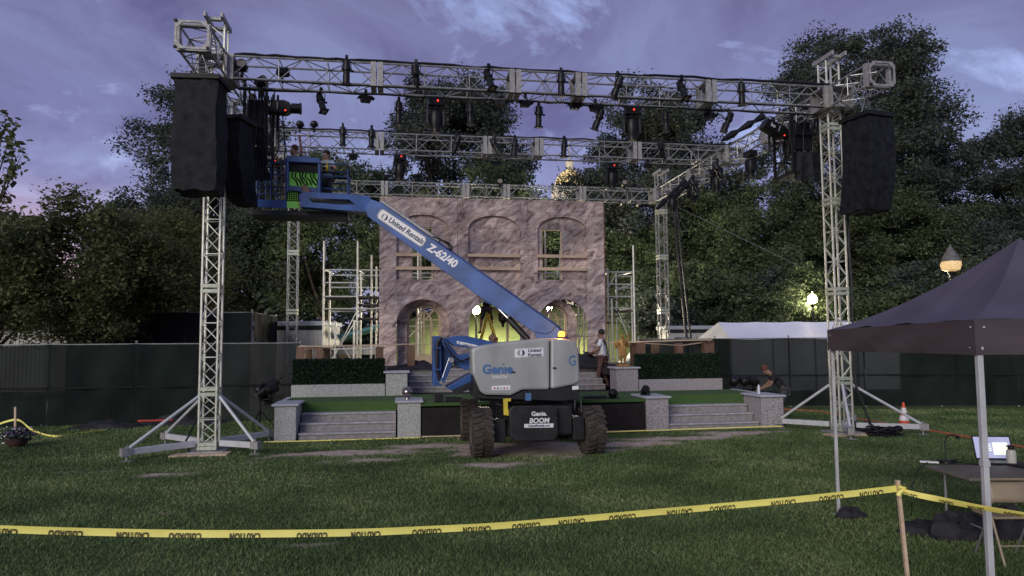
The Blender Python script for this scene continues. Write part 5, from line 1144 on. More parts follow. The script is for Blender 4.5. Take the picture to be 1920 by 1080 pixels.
for i in range(6): mb.tube(P3(539 + 4.1 * i, 359, bt0 - .075), P3(539 + 4.1 * i, 377, bt0 - .075), .01, 4)
for i in range(5): mb.tube(P3(538, 360 + 4 * i, bt0 - .075), P3(560, 360.7 + 4 * i, bt0 - .075), .01, 4)
mb.build('gate_mesh', 'black_metal', gt)
tb = plate('tool_bag', [(565, 347), (572, 345), (583, 358), (580, 364), (568, 362)], bt0 - .3, bt0 - .08, 'brown_wood', None, .03); tb.parent = None; bpy.data.objects.remove(tb)
mb = rmb(); mb.prism([P3(565, 347, bt0 - .3), P3(572, 345, bt0 - .3), P3(583, 358, bt0 - .3), P3(580, 364, bt0 - .3), P3(568, 362, bt0 - .3)], (0, .2, 0)); tag(mb.build('tool_bag', 'brown_wood', None, bevel=.03), 'small brown tool bag hung on the lift basket below the green panel', 'bag')

# ------------------------------------------------------------------ people
def skin(name, pts, edges, m, parent, T, root=0, sub=2):
    me = bpy.data.meshes.new('s'); me.from_pydata([p[:3] for p in pts], edges, []); o = bpy.data.objects.new('s', me); C.objects.link(o)
    sk = o.modifiers.new('skin', 'SKIN'); sk.use_smooth_shade = True
    lay = me.skin_vertices[0].data
    for i, p in enumerate(pts): lay[i].radius = (p[3], p[4] if len(p) > 4 else p[3]); lay[i].use_root = (i == root)
    ss = o.modifiers.new('sub', 'SUBSURF'); ss.levels = sub; ss.render_levels = sub
    r = eval_mesh(o); bpy.data.objects.remove(o); bpy.data.meshes.remove(me)
    r.transform(ROOT[parent].inverted() @ T); r.materials.clear(); r.name = name
    return link_mesh(name, r, m, parent)
BASE = dict(pelvis=(0, 0, .95), spine=(0, 0, 1.12), chest=(0, .0, 1.34), neck=(0, .01, 1.50), head=(0, .03, 1.62), top=(0, .02, 1.72),
            shL=(-.18, 0, 1.43), elL=(-.24, .02, 1.15), wrL=(-.22, .22, 1.02), shR=(.18, 0, 1.43), elR=(.24, .02, 1.15), wrR=(.22, .22, 1.02),
            hipL=(-.09, 0, .90), knL=(-.10, .02, .49), anL=(-.10, -.01, .08), toL=(-.11, .15, .035), hipR=(.09, 0, .90), knR=(.10, .02, .49), anR=(.10, -.01, .08), toR=(.11, .15, .035))
def person(label, loc, rotz, sc_, pose, shirt, legs, shoe='shoe_black', hair='hair_dark', sk='skin', legcut='ankle', vest=None, group=None, hat=False):
    J = dict(BASE); J.update(pose); root = thing('person', label, 'person', loc, rotz, group); T = ROOT[root] @ Matrix.Scale(sc_, 4)
    V = {k: Vector(v) for k, v in J.items()}; pts = []; idx = {}; E_ = []
    def a(k, v, r, r2=None): idx[k] = len(pts); pts.append((*v, r, r2 or r))
    fw = (V['head'] - V['neck']).normalized()
    face = Vector((0, 1, 0)) if 'face' not in pose else Vector(pose['face']); face = (face - fw * face.dot(fw)).normalized()
    for k, r, r2 in (('pelvis', .13, .10), ('spine', .115, .09), ('chest', .15, .10), ('neck', .052, .052), ('head', .075, .088), ('top', .07, .078)): a(k, V[k], r, r2)
    for k in ('hipL', 'hipR'): a(k, V[k], .085)
    for k in ('knL', 'knR'): a(k, V[k], .056)
    for k in ('anL', 'anR'): a(k, V[k], .038)
    for k in ('toL', 'toR'): a(k, V[k], .034)
    for k in ('shL', 'shR'): a(k, V[k], .062)
    for k in ('elL', 'elR'): a(k, V[k], .042)
    for k in ('wrL', 'wrR'): a(k, V[k], .028)
    for s_ in 'LR':
        q = V['knee_mid' + s_] if ('knee_mid' + s_) in V else V['kn' + s_].lerp(V['an' + s_], .35) - Vector((0, .02, 0)); a('calf' + s_, q, .052)
        E_ += [('pelvis', 'hip' + s_), ('hip' + s_, 'kn' + s_), ('kn' + s_, 'calf' + s_), ('calf' + s_, 'an' + s_), ('an' + s_, 'to' + s_), ('chest', 'sh' + s_), ('sh' + s_, 'el' + s_), ('el' + s_, 'wr' + s_)]
        d = (V['wr' + s_] - V['el' + s_]).normalized(); sd = d.cross(ZV if abs(d.z) < .8 else Vector((0, 1, 0))).normalized(); n_ = sd.cross(d)
        pm = V['wr' + s_] + d * .075; a('palm' + s_, pm, .034, .022); E_.append(('wr' + s_, 'palm' + s_))
        for f, (o_, ln) in enumerate(((-.03, .062), (-.01, .075), (.011, .070), (.031, .055))):
            k1, k2 = 'f%s%da' % (s_, f), 'f%s%db' % (s_, f); a(k1, pm + d * .035 + sd * o_, .010); a(k2, pm + d * (.035 + ln) + sd * o_ * 1.15 - n_ * .018, .008); E_ += [('palm' + s_, k1), (k1, k2)]
        k1, k2 = 'th%sa' % s_, 'th%sb' % s_; a(k1, V['wr' + s_] + d * .045 - sd * .045, .011); a(k2, V['wr' + s_] + d * .09 - sd * .062 - n_ * .01, .009); E_ += [('palm' + s_, k1), (k1, k2)]
    E_ += [('pelvis', 'spine'), ('spine', 'chest'), ('chest', 'neck'), ('neck', 'head'), ('head', 'top')]
    a('nose', V['head'] + face * .105 - fw * .005, .014); E_.append(('head', 'nose')); a('chin', V['head'] + face * .06 - fw * .085, .03); E_.append(('head', 'chin'))
    skin('body', pts, [(idx[x], idx[y]) for x, y in E_], sk, root, T)
    g = [(*V['pelvis'].lerp(V['spine'], .25), .155, .125), (*V['spine'], .145, .118), (*V['chest'], .172, .125), (*V['chest'].lerp(V['neck'], .62), .085, .085)]; ge = [(0, 1), (1, 2), (2, 3)]
    for s_ in 'LR': g += [(*V['sh' + s_], .082), (*V['sh' + s_].lerp(V['el' + s_], .62), .068)]; k = len(g); ge += [(2, k - 2), (k - 2, k - 1)]
    so = skin('shirt', g, ge, shirt, root, T, 1)
    if vest:
        g2 = [(g[0][0], g[0][1], g[0][2] + .03, .168, .138), (*V['spine'], .16, .132), (*V['chest'], .178, .138)]; skin('vest', g2, [(0, 1), (1, 2)], vest, root, T, 1)
    g = [(*V['pelvis'], .15, .12)]; ge = []
    for s_ in 'LR':
        e = V['kn' + s_] if legcut == 'knee' else V['an' + s_]; g += [(*V['hip' + s_], .105), (*V['kn' + s_], .078)]; k = len(g); ge += [(0, k - 2), (k - 2, k - 1)]
        if legcut == 'ankle': g.append((*(V['an' + s_] + Vector((0, 0, .02))), .06)); ge.append((k - 1, k))
    skin('trousers' if legcut == 'ankle' else 'shorts', g, ge, legs, root, T, 0)
    for s_ in 'LR':
        d = (V['to' + s_] - V['an' + s_]); skin('shoe', [(*(V['an' + s_] - d * .25 - Vector((0, 0, .02))), .045), (*(V['an' + s_] + d * .3 - Vector((0, 0, .015))), .047), (*(V['to' + s_] + d * .1), .04, .032)], [(0, 1), (1, 2)], shoe, root, T, 1, 1)
    hb = (V['head'] + V['top']) / 2 - face * .022 + fw * .012; hm = MB(T @ Matrix.Translation(hb) @ plane_mx((0, 0, 0), face, fw.cross(face)) ); hm.sphere((-.008, 0, .012), .1, 14, (1.0, .9, 1.0)); hm.build('hair', hair, root, smooth=True)
    for sgn in (-1, 1):
        ex = V['head'] + face * .088 + fw * .02 + fw.cross(face) * (.032 * sgn); mb = MB(T); mb.sphere(ex, .011, 8); mb.build('eye', 'hair_dark', root, smooth=True)
        er = V['head'] + fw.cross(face) * (.086 * sgn) - face * .005; mb = MB(T); mb.sphere(er, .026, 8, (.5, .8, 1.2)); mb.build('ear', sk, root, smooth=True)
    mo = MB(T); mo.sphere(V['head'] + face * .092 - fw * .045, .02, 8, (1, .5, .35)); mo.build('mouth', 'red_paint', root, smooth=True)
    if hat:
        h_ = MB(T); h_.lathe([(.115, .0), (.11, .05), (.08, .1), (.02, .125)], V['top'] - fw * .055, 14); h_.lathe([(.15, -.005), (.15, .008)], V['top'] - fw * .055, 14); h_.build('hard_hat', 'dark_void', root, smooth=True)
    return root, T
mf = rig(*[RINV @ gnd(1131, 728, DZ)][0][:2], DZ) if False else gnd(1131, 728, DZ)
mtop = onp(1131, 617, mf, Vector((0, 1, 0))); msc = (mtop.z - DZ) / 1.79
print('man scale', msc)
man, mT = person('man in white shirt and brown trousers on the stage holding a dark folder', mf, R(62), msc, dict(anL=(-.12, .10, .08), toL=(-.13, .27, .035), knL=(-.11, .09, .49), anR=(.1, -.12, .10), toR=(.11, .03, .04), knR=(.1, .0, .49), elL=(-.25, .06, 1.14), wrL=(-.16, .3, 1.08), elR=(.25, .04, 1.14), wrR=(.15, .28, 1.06), head=(0, .05, 1.62), top=(0, .05, 1.72), face=(-.1, 1, -.2)), 'shirt_white', 'pants_brown', sk='skin_dark')
mb = MB(mT); mb.path([(-.13, .12, 1.46), (-.02, .15, 1.3), (.14, .12, 1.05)], .014, 5); mb.path([(-.13, -.09, 1.46), (0, -.14, 1.28), (.16, -.1, 1.02)], .014, 5); mb.build('shoulder_strap', 'black_metal', man)
mb = MB(mT); mb.box((0, .42, 1.06), (.38, .26, .03), Matrix.Rotation(R(14), 3, 'X')); tag(mb.build('folder', 'bag_dark', None, bevel=.01), 'dark folder held open by the man in the white shirt', 'folder')
cg = gnd(1466, 792, 0)
person('person in black with bare legs bending over behind the right end pedestal', cg, R(78), 1.0, dict(pelvis=(0, -.08, .90), spine=(0, .0, 1.06), chest=(0, .15, 1.22), neck=(0, .27, 1.33), head=(0, .37, 1.40), top=(0, .42, 1.48), shL=(-.18, .17, 1.26), elL=(-.24, .3, 1.02), wrL=(-.15, .5, .92), shR=(.18, .17, 1.26), elR=(.25, .3, 1.02), wrR=(.15, .5, .92), face=(0, .7, -.7),
        hipL=(-.1, -.08, .86), hipR=(.1, -.08, .86), anL=(-.13, .0, .08), toL=(-.14, .16, .035), anR=(.12, -.12, .08), toR=(.13, .04, .035)), 'shirt_black', 'shorts_grey', hair='hair_red', legcut='knee', sk='skin_dark')
# worker on the ladder in the middle archway
lt_ = 10.6; lf = RIG @ P3(913, 622, lt_)
person('worker in dark shorts standing on the yellow ladder in the middle archway', (lf.x, lf.y, lf.z - .05), YAW + R(10), 1.0, dict(anL=(-.26, .0, .06), knL=(-.2, .03, .47), toL=(-.28, .14, .02), anR=(.24, 0, .0), knR=(.2, .03, .45), toR=(.26, .14, -.03), elL=(-.3, .1, 1.5), wrL=(-.26, .2, 1.75), elR=(.3, .1, 1.5), wrR=(.26, .2, 1.75)), 'shirt_black', 'shorts_grey', legcut='knee')
ld = rthing('step_ladder', 'yellow folding step ladder in the middle archway of the facade', 'ladder', P3(915, 640, lt_).x, lt_, UZ)
ap = P3(915, 590, lt_)
for sgn, nm in ((-1, 'ladder_side'), (1, 'ladder_side')):
    ft = P3(889 if sgn < 0 else 943, 668, lt_); ft.z = UZ
    for dy in (-.28, .28):
        mb = rmb(); mb.bar(ft + Vector((0, dy, 0)), ap + Vector((0, dy * .5, 0)), .03, .07); mb.build('rail', 'safety_yellow', ld)
    for k in range(5):
        q = ft.lerp(ap, .15 + .17 * k); w = .28 - .14 * (.15 + .17 * k)
        mb = rmb(); mb.bx(q.x - .04, q.x + .04, q.y - w, q.y + w, q.z - .015, q.z + .015); mb.build('rung', 'alu_matte' if sgn > 0 else 'safety_yellow', ld)
mb = rmb(); mb.box(ap, (.22, .34, .03)); mb.build('top_cap', 'safety_yellow', ld)
wl = RIG @ P3(943, 588, 10.2); mb = MB(Matrix.Translation(wl)); mb.lathe([(.05, .06), (.16, .04), (.18, -.1), (.17, -.25), (.06, -.36), (.03, -.5)], n=14); mb.tube((0, 0, .05), (0, 0, .9), .012, 5); tag(mb.build('hanging_lantern', 'black_metal', None, smooth=True), 'dark lantern hanging in the middle archway beside the lift cylinder', 'lantern')
pr = rmb()
a = P3(950, 640, 10.9); b_ = P3(975, 575, 10.9); pr.bx(a.x, a.x + .06, 10.9, 11.0, UZ, P3(950, 570, 10.9).z); pr.bx(b_.x, b_.x + .06, 10.9, 11.0, UZ, b_.z); pr.bx(a.x + .061, b_.x - .001, 10.9, 11.0, P3(960, 606, 10.9).z, P3(960, 598, 10.9).z); tag(pr.build('timber_stud_partition', 'pine', None), 'raw timber stud partition standing behind the middle archway', 'partition', None, 'thing')
# workers in the lift basket
for lab, px, py, t, rz, kw, ps in (('worker in striped shirt and dark trousers at the right side of the lift basket', 613, 282, bt0 + .45, R(165), dict(shirt='shirt_blue', legs='shorts_grey', vest=None, hat=False), dict(elR=(.28, .1, 1.2), wrR=(.24, .38, 1.12), elL=(-.3, .06, 1.2), wrL=(-.36, .34, 1.2))),
                               ('worker in yellow safety vest behind the control box of the lift basket', 553, 272, bt0 + .5, R(150), dict(shirt='hivis', legs='pants_brown', vest=None, hair='hair_red'), dict(elL=(-.34, .1, 1.5), wrL=(-.4, .2, 1.75)))):
    p = RIG @ P3(px, py, t); k = (p.z - bk_z) / 1.79; print('basket person scale', k)
    o, T_ = person(lab, (p.x, p.y, bk_z + .01), rz, k, ps, kw['shirt'], kw['legs'], hair=kw.get('hair', 'hair_dark'), group=None)
    if 'striped' in lab:
        for z in (1.14, 1.26, 1.37):
            mb = MB(T_); mb.lathe([(.182, z - .022), (.19, z + .022)], (0, 0, 0), 18, Matrix.Diagonal((1.0, .78, 1, 1))); mb.build('shirt_stripe', 'dark_void', o, smooth=True)
        mb = MB(T_); mb.box((.09, .145, 1.28), (.08, .02, .26)); mb.box((-.09, .145, 1.28), (.08, .02, .26)); mb.build('harness_strap', 'safety_yellow', o)

# ------------------------------------------------------------------ statue and small things on the stage
st = P3(1168, 687, 4.25); sroot = rthing('statue', 'small gold figure statue with raised arm on the upper right pedestal', 'statue', st.x, 4.25, 1.502); ssc = .88 / 1.95
STT = ROOT[sroot] @ Matrix.Rotation(R(170), 4, 'Z') @ Matrix.Translation((0, 0, .09)) @ Matrix.Scale(ssc, 4)
sp = [(0, 0, .9, .17), (0, .02, 1.15, .16), (0, .03, 1.4, .19), (0, .05, 1.58, .07), (.02, .1, 1.72, .12), (.02, .1, 1.84, .11), (-.12, 0, .8, .13), (-.13, .06, .45, .1), (-.12, 0, .08, .07), (.14, .05, .8, .13), (.18, .2, .5, .1), (.08, .1, .1, .07), (-.25, 0, 1.45, .09), (-.42, .05, 1.62, .07), (-.36, .12, 1.86, .06), (.25, .02, 1.42, .09), (.36, .12, 1.15, .07), (.2, .28, 1.05, .06), (-.12, .12, .03, .06), (.1, .22, .04, .06), (-.32, .2, 1.92, .05)]
skin('figure', sp, [(0, 1), (1, 2), (2, 3), (3, 4), (4, 5), (0, 6), (6, 7), (7, 8), (0, 9), (9, 10), (10, 11), (2, 12), (12, 13), (13, 14), (2, 15), (15, 16), (16, 17), (8, 18), (11, 19), (14, 20)], 'gold_statue', sroot, STT)
mb = MB(STT); mb.prism([(-.2, .12, 1.1), (.25, .14, 1.2), (.3, .1, .7), (.1, .2, .35), (-.1, .16, .6)], (0, .06, 0)); mb.prism([(-.1, -.1, 1.5), (-.5, -.2, 1.3), (-.42, -.24, .95), (-.1, -.12, 1.1)], (0, -.03, 0)); mb.prism([(.1, -.1, 1.5), (.5, -.2, 1.35), (.42, -.24, .95), (.1, -.12, 1.1)], (0, -.03, 0)); mb.build('drapery_wings', 'gold_statue', sroot, bevel=.02)
mb = MB(ROOT[sroot]); mb.bx(-.15, .15, -.15, .15, 0, .07); mb.build('plinth', 'gold_statue', sroot, bevel=.01)
c = P3(764, 737, 1.75); mb = rmb(); mb.sphere((c.x, 1.75, .88 + .17), .13, 20); mb.lathe([(.06, .882), (.05, .92), (.04, .94)], (c.x, 1.75, 0), 12); tag(mb.build('ball_finial', 'chrome_ball', None, smooth=True), 'shiny dark ball on the pedestal right of the left steps', 'ball')
c = P3(1210, 735, 1.75); lr = rthing('footlight', 'small black lamp on the pedestal left of the right steps', 'stage light', c.x, 1.75, .867)
mb = rmb(); mb.bx(c.x - .1, c.x + .1, 1.68, 1.86, .867, .9); mb.bar((c.x - .1, 1.76, .9), (c.x - .1, 1.76, 1.0), .02, .04); mb.bar((c.x + .1, 1.76, .9), (c.x + .1, 1.76, 1.0), .02, .04); mb.build('stand', 'black_metal', lr)
mb = MB(RIG @ Matrix.Translation((c.x, 1.76, 1.0)) @ Matrix.Rotation(R(60), 4, 'X')); mb.lathe([(.05, -.12), (.09, -.09), (.1, .08), (.085, .1)], n=14); hd = mb.build('head', 'black_satin', lr, smooth=True)
def box_light(label, px0, px1, py0, py1, t, lens=True):
    a = P3(px0, py1, t); b_ = P3(px1, py0, t); a.z = DZ + .004; r_ = rthing('footlight', label, 'stage light', (a.x + b_.x) / 2, t, a.z, 'black footlights along the stage edge'); mb = rmb(); mb.prism([(a.x, t, a.z), (b_.x, t, a.z), (b_.x, t + .03, b_.z), (a.x, t + .03, b_.z)], (0, .16, 0)); mb.build('housing', 'black_satin', r_, bevel=.015)
    mb = rmb(); mb.bx(a.x + .02, b_.x - .02, t + .19, t + .21, a.z + .03, b_.z - .03); mb.build('lens_strip', 'lens', r_)
box_light('upright black footlight at the stage edge right of the left pedestal', 814, 831, 739, 760, 1.5); box_light('long low black footlight at the stage edge left of the lift', 834, 866, 744, 760, 1.5)
box_light('long black footlight bar at the stage edge right of the lift', 1096, 1138, 742, 757, 1.6)
c = P3(1150, 744, 1.6); lr = rthing('footlight', 'round black footlight at the stage edge left of the right steps', 'stage light', c.x, 1.6, DZ + .004, 'black footlights along the stage edge'); mb = rmb(); mb.sphere((c.x, 1.62, DZ + .13), .13, 14, (1, .8, .9)); mb.build('head', 'black_satin', lr, smooth=True); mb = rmb(); mb.bx(c.x - .12, c.x + .12, 1.5, 1.74, DZ + .003, DZ + .03); mb.build('foot', 'black_metal', lr)
c = P3(1423, 740, 1.8); mb = MB(RIG @ Matrix.Translation((c.x, 1.8, .842))); mb.lathe([(.035, 0), (.036, .02), (.032, .1), (.036, .13), (.034, .18), (.014, .22), (.014, .24)], n=14); wb = mb.build('water_bottle', 'clear_plastic', None, smooth=True); tag(wb, 'small clear water bottle on the right end pedestal', 'bottle')
# dark lamps beside the right end of the stage and on the left stand
for i, px in enumerate((1377, 1396, 1413)):
    o = copy_tree(PU); p = RIG @ P3(px, 730, 4.9); o.location = (p.x, p.y, p.z); o.rotation_euler = (0, 0, 2.6 + .5 * i); o.scale = (1.15, 1.15, 1.15); tag(o, 'black stage lamp on the ground rack behind the right end pedestal, %s from the left' % ORD[i], None, 'stage lamps behind the right pedestal')
rk = rthing('lamp_rack', 'low black rack of stage lamps behind the right end pedestal', 'rack', P3(1395, 735, 4.9).x, 4.9); zz = P3(1395, 731, 4.9).z; sa, sb = P3(1366, 731, 4.9).x, P3(1424, 731, 4.9).x
mb = rmb(); mb.tube((sa, 4.9, zz), (sb, 4.9, zz), .03, 8); mb.build('rail', 'black_metal', rk)
for x in (sa + .02, sb - .02): mb = rmb(); mb.tube((x, 4.9, 0), (x, 4.9, zz), .025, 8); mb.bar((x, 4.6, .02), (x, 5.2, .02), .05); mb.build('leg', 'black_metal', rk)
ls = gnd(487, 805); lsl = RINV @ ls; lroot = thing('light_stand', 'black lamp stand left of the granite pedestal', 'light stand', ls, YAW); ztop = at(487, 752, ls.y).z
mb = MB(Matrix.Translation(ls)); mb.tube((0, 0, .02), (0, 0, ztop), .022, 8); mb.build('pole', 'black_metal', lroot)
mb = MB(Matrix.Translation(ls)); mb.tube((-.05, 0, ztop), (.55, .1, ztop + .12), .02, 8); mb.build('cross_bar', 'black_metal', lroot)
for i in range(3): mb = MB(Matrix.Translation(ls)); a_ = i * 2.1 + .4; mb.tube((0, 0, .5), (.4 * math.cos(a_), .4 * math.sin(a_), .02), .015, 6); mb.build('leg', 'black_metal', lroot)
for i in range(3):
    o = copy_tree((E2, PU, E3)[i]); o.location = Vector(ls) + Vector((.05 + .22 * i, .05, ztop + .42 + .09 * i if i != 1 else ztop + .08)); o.rotation_euler = (0, R(-50) if i != 1 else 0, 2.0 + i * .5); o.scale = (1.1,) * 3; tag(o, 'black stage lamp on the stand left of the granite pedestal, %s from the left' % ORD[i], None, 'stage lamps on the left stand')
# ground clutter
g0 = RINV @ gnd(195, 803); heap('cable_heap', 'low black heap of cables on the grass by the left fence', 'cable heap', g0.x - .9, g0.x + .9, g0.y - .3, g0.y + .5, .0, .22, 'bag_dark', 11, 'dark heaps on the grass')
g0 = RINV @ gnd(330, 797); heap('cable_heap', 'dark heap of folded cloth behind the front left tower', 'cloth heap', g0.x - 1.2, g0.x + 1.3, g0.y - .2, g0.y + .4, .0, .26, 'bag_dark', 12, 'dark heaps on the grass')
mb = rmb(); g0 = RINV @ gnd(300, 798); mb.tube((g0.x - .5, g0.y - .22, .16), (g0.x + .4, g0.y - .28, .17), .03, 8); tag(mb.build('red_pole', 'red_paint', None), 'red pole lying on the dark heap behind the front left tower', 'pole')
def coil(label, px, py, r, n, seed):
    g_ = gnd(px, py); rg = random.Random(seed); mb = MB(Matrix.Translation(g_)); P = []
    for i in range(n * 14):
        a_ = i / 14 * 6.283; rr = r * (.75 + .35 * math.sin(i * .37 + seed)); P.append((rr * math.cos(a_) * 1.25, rr * math.sin(a_), .03 + .22 * (.5 + .5 * math.sin(i * .21)) * rg.uniform(.5, 1)))
    mb.path(P, .022, 6); return tag(mb.build('cable_coil', 'cable', None, smooth=True), label, 'cable', 'cable coils')
coil('tangled black cable coil on the grass at the foot of the front right tower', 1660, 818, .3, 9, 2); coil('black cable coil by the outrigger of the front right tower', 1610, 808, .25, 5, 5)
# traffic cone
cg_ = gnd(1696, 803); cr_ = thing('traffic_cone', 'orange traffic cone with two white bands beside the right tower', 'cone', cg_, .3); T = ROOT[cr_]; ch_ = at(1696, 754, cg_.y).z; k = ch_ / .72
mb = MB(T @ Matrix.Scale(k, 4)); mb.lathe([(.165, .03), (.126, .22), (.095, .36), (.081, .43), (.053, .57), (.028, .70), (.018, .72)], n=20); mb.build('cone_body', 'cone_orange', cr_, smooth=True)
mb = MB(T @ Matrix.Scale(k, 4)); mb.lathe([(.132, .22), (.101, .36)], n=20); mb.build('white_band', 'cone_white', cr_, smooth=True); mb = MB(T @ Matrix.Scale(k, 4)); mb.lathe([(.087, .43), (.059, .57)], n=20); mb.build('white_band', 'cone_white', cr_, smooth=True)
mb = MB(T @ Matrix.Scale(k, 4)); mb.bx(-.2, .2, -.2, .2, 0, .03); mb.build('base', 'cone_orange', cr_, bevel=.02)
# orange hose on the grass
hp = [gnd(x, y) + Vector((0, 0, .02)) for x, y in ((1460, 768), (1530, 772), (1600, 785), (1680, 799), (1760, 812), (1840, 826), (1925, 842), (2020, 860))]; P = []
for a_, b2 in zip(hp[:-1], hp[1:]):
    for i in range(6): P.append(a_.lerp(b2, i / 6) + Vector((0, .04 * math.sin(i * 1.9 + a_.x * 3), 0)))
mb = MB(); mb.path(P, .028, 7); tag(mb.build('orange_cable', 'hose_orange', None, smooth=True), 'orange cable trailing across the grass behind the laptop table', 'cable')
# flower bowl with stake
fg = gnd(32, 838); fr_ = thing('flower_bowl', 'bowl of white and violet flowers on the grass at far left', 'flower pot', fg); T = ROOT[fr_]
mb = MB(T); mb.lathe([(.12, 0), (.2, .08), (.24, .2), (.22, .2), (.1, .16)], n=18); mb.build('pot', 'pot', fr_, smooth=True)
rg_ = np.random.default_rng(3)
for nm, m_, n_, sz in (('foliage', 'hedge_leaf', 500, .06), ('white_blossoms', 'flower_white', 160, .05), ('violet_blossoms', 'flower_violet', 160, .05)):
    P = rg_.normal(size=(n_, 3)) * np.array([.16, .13, .07]) + np.array([(-.08 if 'white' in nm else .06 if 'violet' in nm else 0), 0, .27 + (.03 if nm != 'foliage' else 0)]); v, q = leaves(P, sz, rg_, .2); np_mesh(nm, v, q, m_, fr_)
mb = MB(); s0 = gnd(29, 812); mb.bar(s0, at(29, 763, s0.y), .045); tag(mb.build('wooden_stake', 'raw_wood', None), 'wooden stake behind the flower bowl at far left', 'stake', None)
def ribbon(label, pts, w, words_=None, seed=1, name='caution_tape', twist=.15, wsp=.47, lsz=.042, first=.2):
    P = [Vector(p) for p in pts]; fine = []
    for i in range(len(P) - 1):
        p0, p1, p2, p3 = P[max(0, i - 1)], P[i], P[i + 1], P[min(len(P) - 1, i + 2)]
        for k in range(8):
            u = k / 8; fine.append(.5 * ((2 * p1) + (p2 - p0) * u + (2 * p0 - 5 * p1 + 4 * p2 - p3) * u * u + (3 * p1 - p0 - 3 * p2 + p3) * u ** 3))
    fine.append(P[-1]); L_ = 0; rg = random.Random(seed); fr = []; cum = []
    for i, p in enumerate(fine):
        d = (fine[min(i + 1, len(fine) - 1)] - fine[max(0, i - 1)]).normalized(); n = d.cross(ZV).normalized(); tw = twist * math.sin(i * .13 + seed); up = (ZV * math.cos(tw) + n * math.sin(tw)).normalized(); fr.append((d, up, n))
        if i: L_ += (p - fine[i - 1]).length
        cum.append(L_)
    root = thing(name, label, 'caution tape', fine[len(fine) // 2], 0, 'yellow caution tapes'); mb = MB(); vs = []
    for p, (d, up, n) in zip(fine, fr): vs += [p - up * w / 2, p + n * .004, p + up * w / 2]
    mb.add(vs, [(3 * i + k, 3 * i + 3 + k, 3 * i + 4 + k, 3 * i + 1 + k) for i in range(len(fine) - 1) for k in (0, 1)]); mb.build('tape', 'tape_yellow', root, smooth=True)
    if words_:
        x = first; k = 0
        while x < L_ - .2:
            i = next(j for j in range(len(cum)) if cum[j] >= x); d, up, n = fr[i]; p = fine[i]; nn = n if n.y < 0 else -n
            text('lettering', words_[k % len(words_)], lsz, 'tape_ink', root, plane_mx(p + nn * .007 - up * w * .30, -d if d.x > 0 else d, -up), 0, .035 * lsz, .0005, 1.2, .62, w * .19); x += wsp; k += 1
    return root
ribbon('yellow tape sagging round the stake beside the flower bowl', [at(-30, 806, s0.y), at(29, 787, s0.y), at(60, 806, s0.y), gnd(100, 818, .03), gnd(150, 812, .02), gnd(200, 806, .02)], .05, seed=3)
ribbon('yellow tape lying along the foot of the left front steps', [rig(.9, 1.2, .03), rig(2.2, 1.22, .025), rig(4.4, 1.25, .025)], .025, seed=5); ribbon('yellow tape lying along the foot of the stage right of the lift', [rig(8.3, 1.1, .05), rig(9.9, 1.12, .06), rig(11.6, 1.2, .06), rig(13.5, 1.25, .06)], .025, seed=6)
# main caution tape and stake
sb_ = gnd(1703, 1085); stp = at(1683, 903, sb_.y); mb = MB(); mb.bar(sb_ - Vector((0, 0, .1)), stp, .038, .03); mb.box(stp + Vector((0, 0, .006)), (.042, .034, .014)); tag(mb.build('wooden_stake', 'raw_wood', None, bevel=.003), 'pale wooden stake holding the caution tape in the foreground', 'stake')
tp = [(1683, 916, 6.93), (1500, 936, 6.8), (1200, 963, 6.6), (960, 984, 6.4), (800, 993, 6.28), (640, 999, 6.15), (400, 1001, 6.0), (200, 998, 5.85), (0, 992, 5.7), (-160, 985, 5.55)]
ribbon('long yellow caution tape stretched across the foreground to the left', [at(*q) for q in tp], .060, ['CAUTION', 'CUIDADO'], seed=2, twist=.12, lsz=.076)
ribbon('yellow caution tape from the stake past the near canopy leg at right', [at(*q) for q in ((1688, 920, 6.9), (1720, 928, 6.75), (1760, 936, 6.6), (1830, 950, 6.2), (1925, 966, 5.8), (2000, 978, 5.6))], .052, ['CAUTION', 'CUIDADO'], seed=4, twist=.5, lsz=.05, wsp=.33, first=.08)
mb = MB(); mb.path([at(1681, 912, 6.91) + Vector((0, -.03, 0)), at(1690, 914, 6.9) + Vector((.01, -.03, 0)), at(1688, 922, 6.88), at(1684, 930, 6.88)], .022, 7); tag(mb.build('tape_knot', 'tape_yellow', None, smooth=True), 'bunched knot of yellow tape round the foreground stake', 'tape knot')

# ------------------------------------------------------------------ canopy tent
XA, XB, YA, YB = 4.13, 7.15, 6.42, 9.43
def tz(y, top): return (at(1548, 619, YB).z, at(1812, 599, YA).z)[0 if y == YB else 1] if top else (at(1548, 667, YB).z, at(1812, 665.5, YA).z)[0 if y == YB else 1]
tent = thing('canopy_tent', 'dark purple pop up canopy tent at right with white legs', 'tent', ((XA + XB) / 2, (YA + YB) / 2, 0)); apex = Vector(((XA + XB) / 2, (YA + YB) / 2, at(1930, 447, (YA + YB) / 2).z))
cs = [Vector((XA, YB, tz(YB, 1))), Vector((XA, YA, tz(YA, 1))), Vector((XB, YA, tz(YA, 1))), Vector((XB, YB, tz(YB, 1)))]
mb = MB(); nu, nv = 14, 14
for k in range(4):
    a_, b2 = cs[k], cs[(k + 1) % 4]; vs = []
    for j in range(nv + 1):
        v_ = j / nv
        for i in range(nu + 1):
            u = i / nu; e = a_.lerp(b2, u); p = e.lerp(apex, v_); p.z -= .38 * v_ * (1 - v_) * 1.25 + .10 * math.sin(math.pi * u) * (1 - v_) * v_ * 3
            p.z += .02 * math.sin(u * 23 + v_ * 9) * (1 - v_) * math.sin(math.pi * u); vs.append(p)
    mb.add(vs, [(j * (nu + 1) + i, j * (nu + 1) + i + 1, (j + 1) * (nu + 1) + i + 1, (j + 1) * (nu + 1) + i) for j in range(nv) for i in range(nu)])
mb.build('roof', 'tent_purple', tent, smooth=True)
mb = MB()
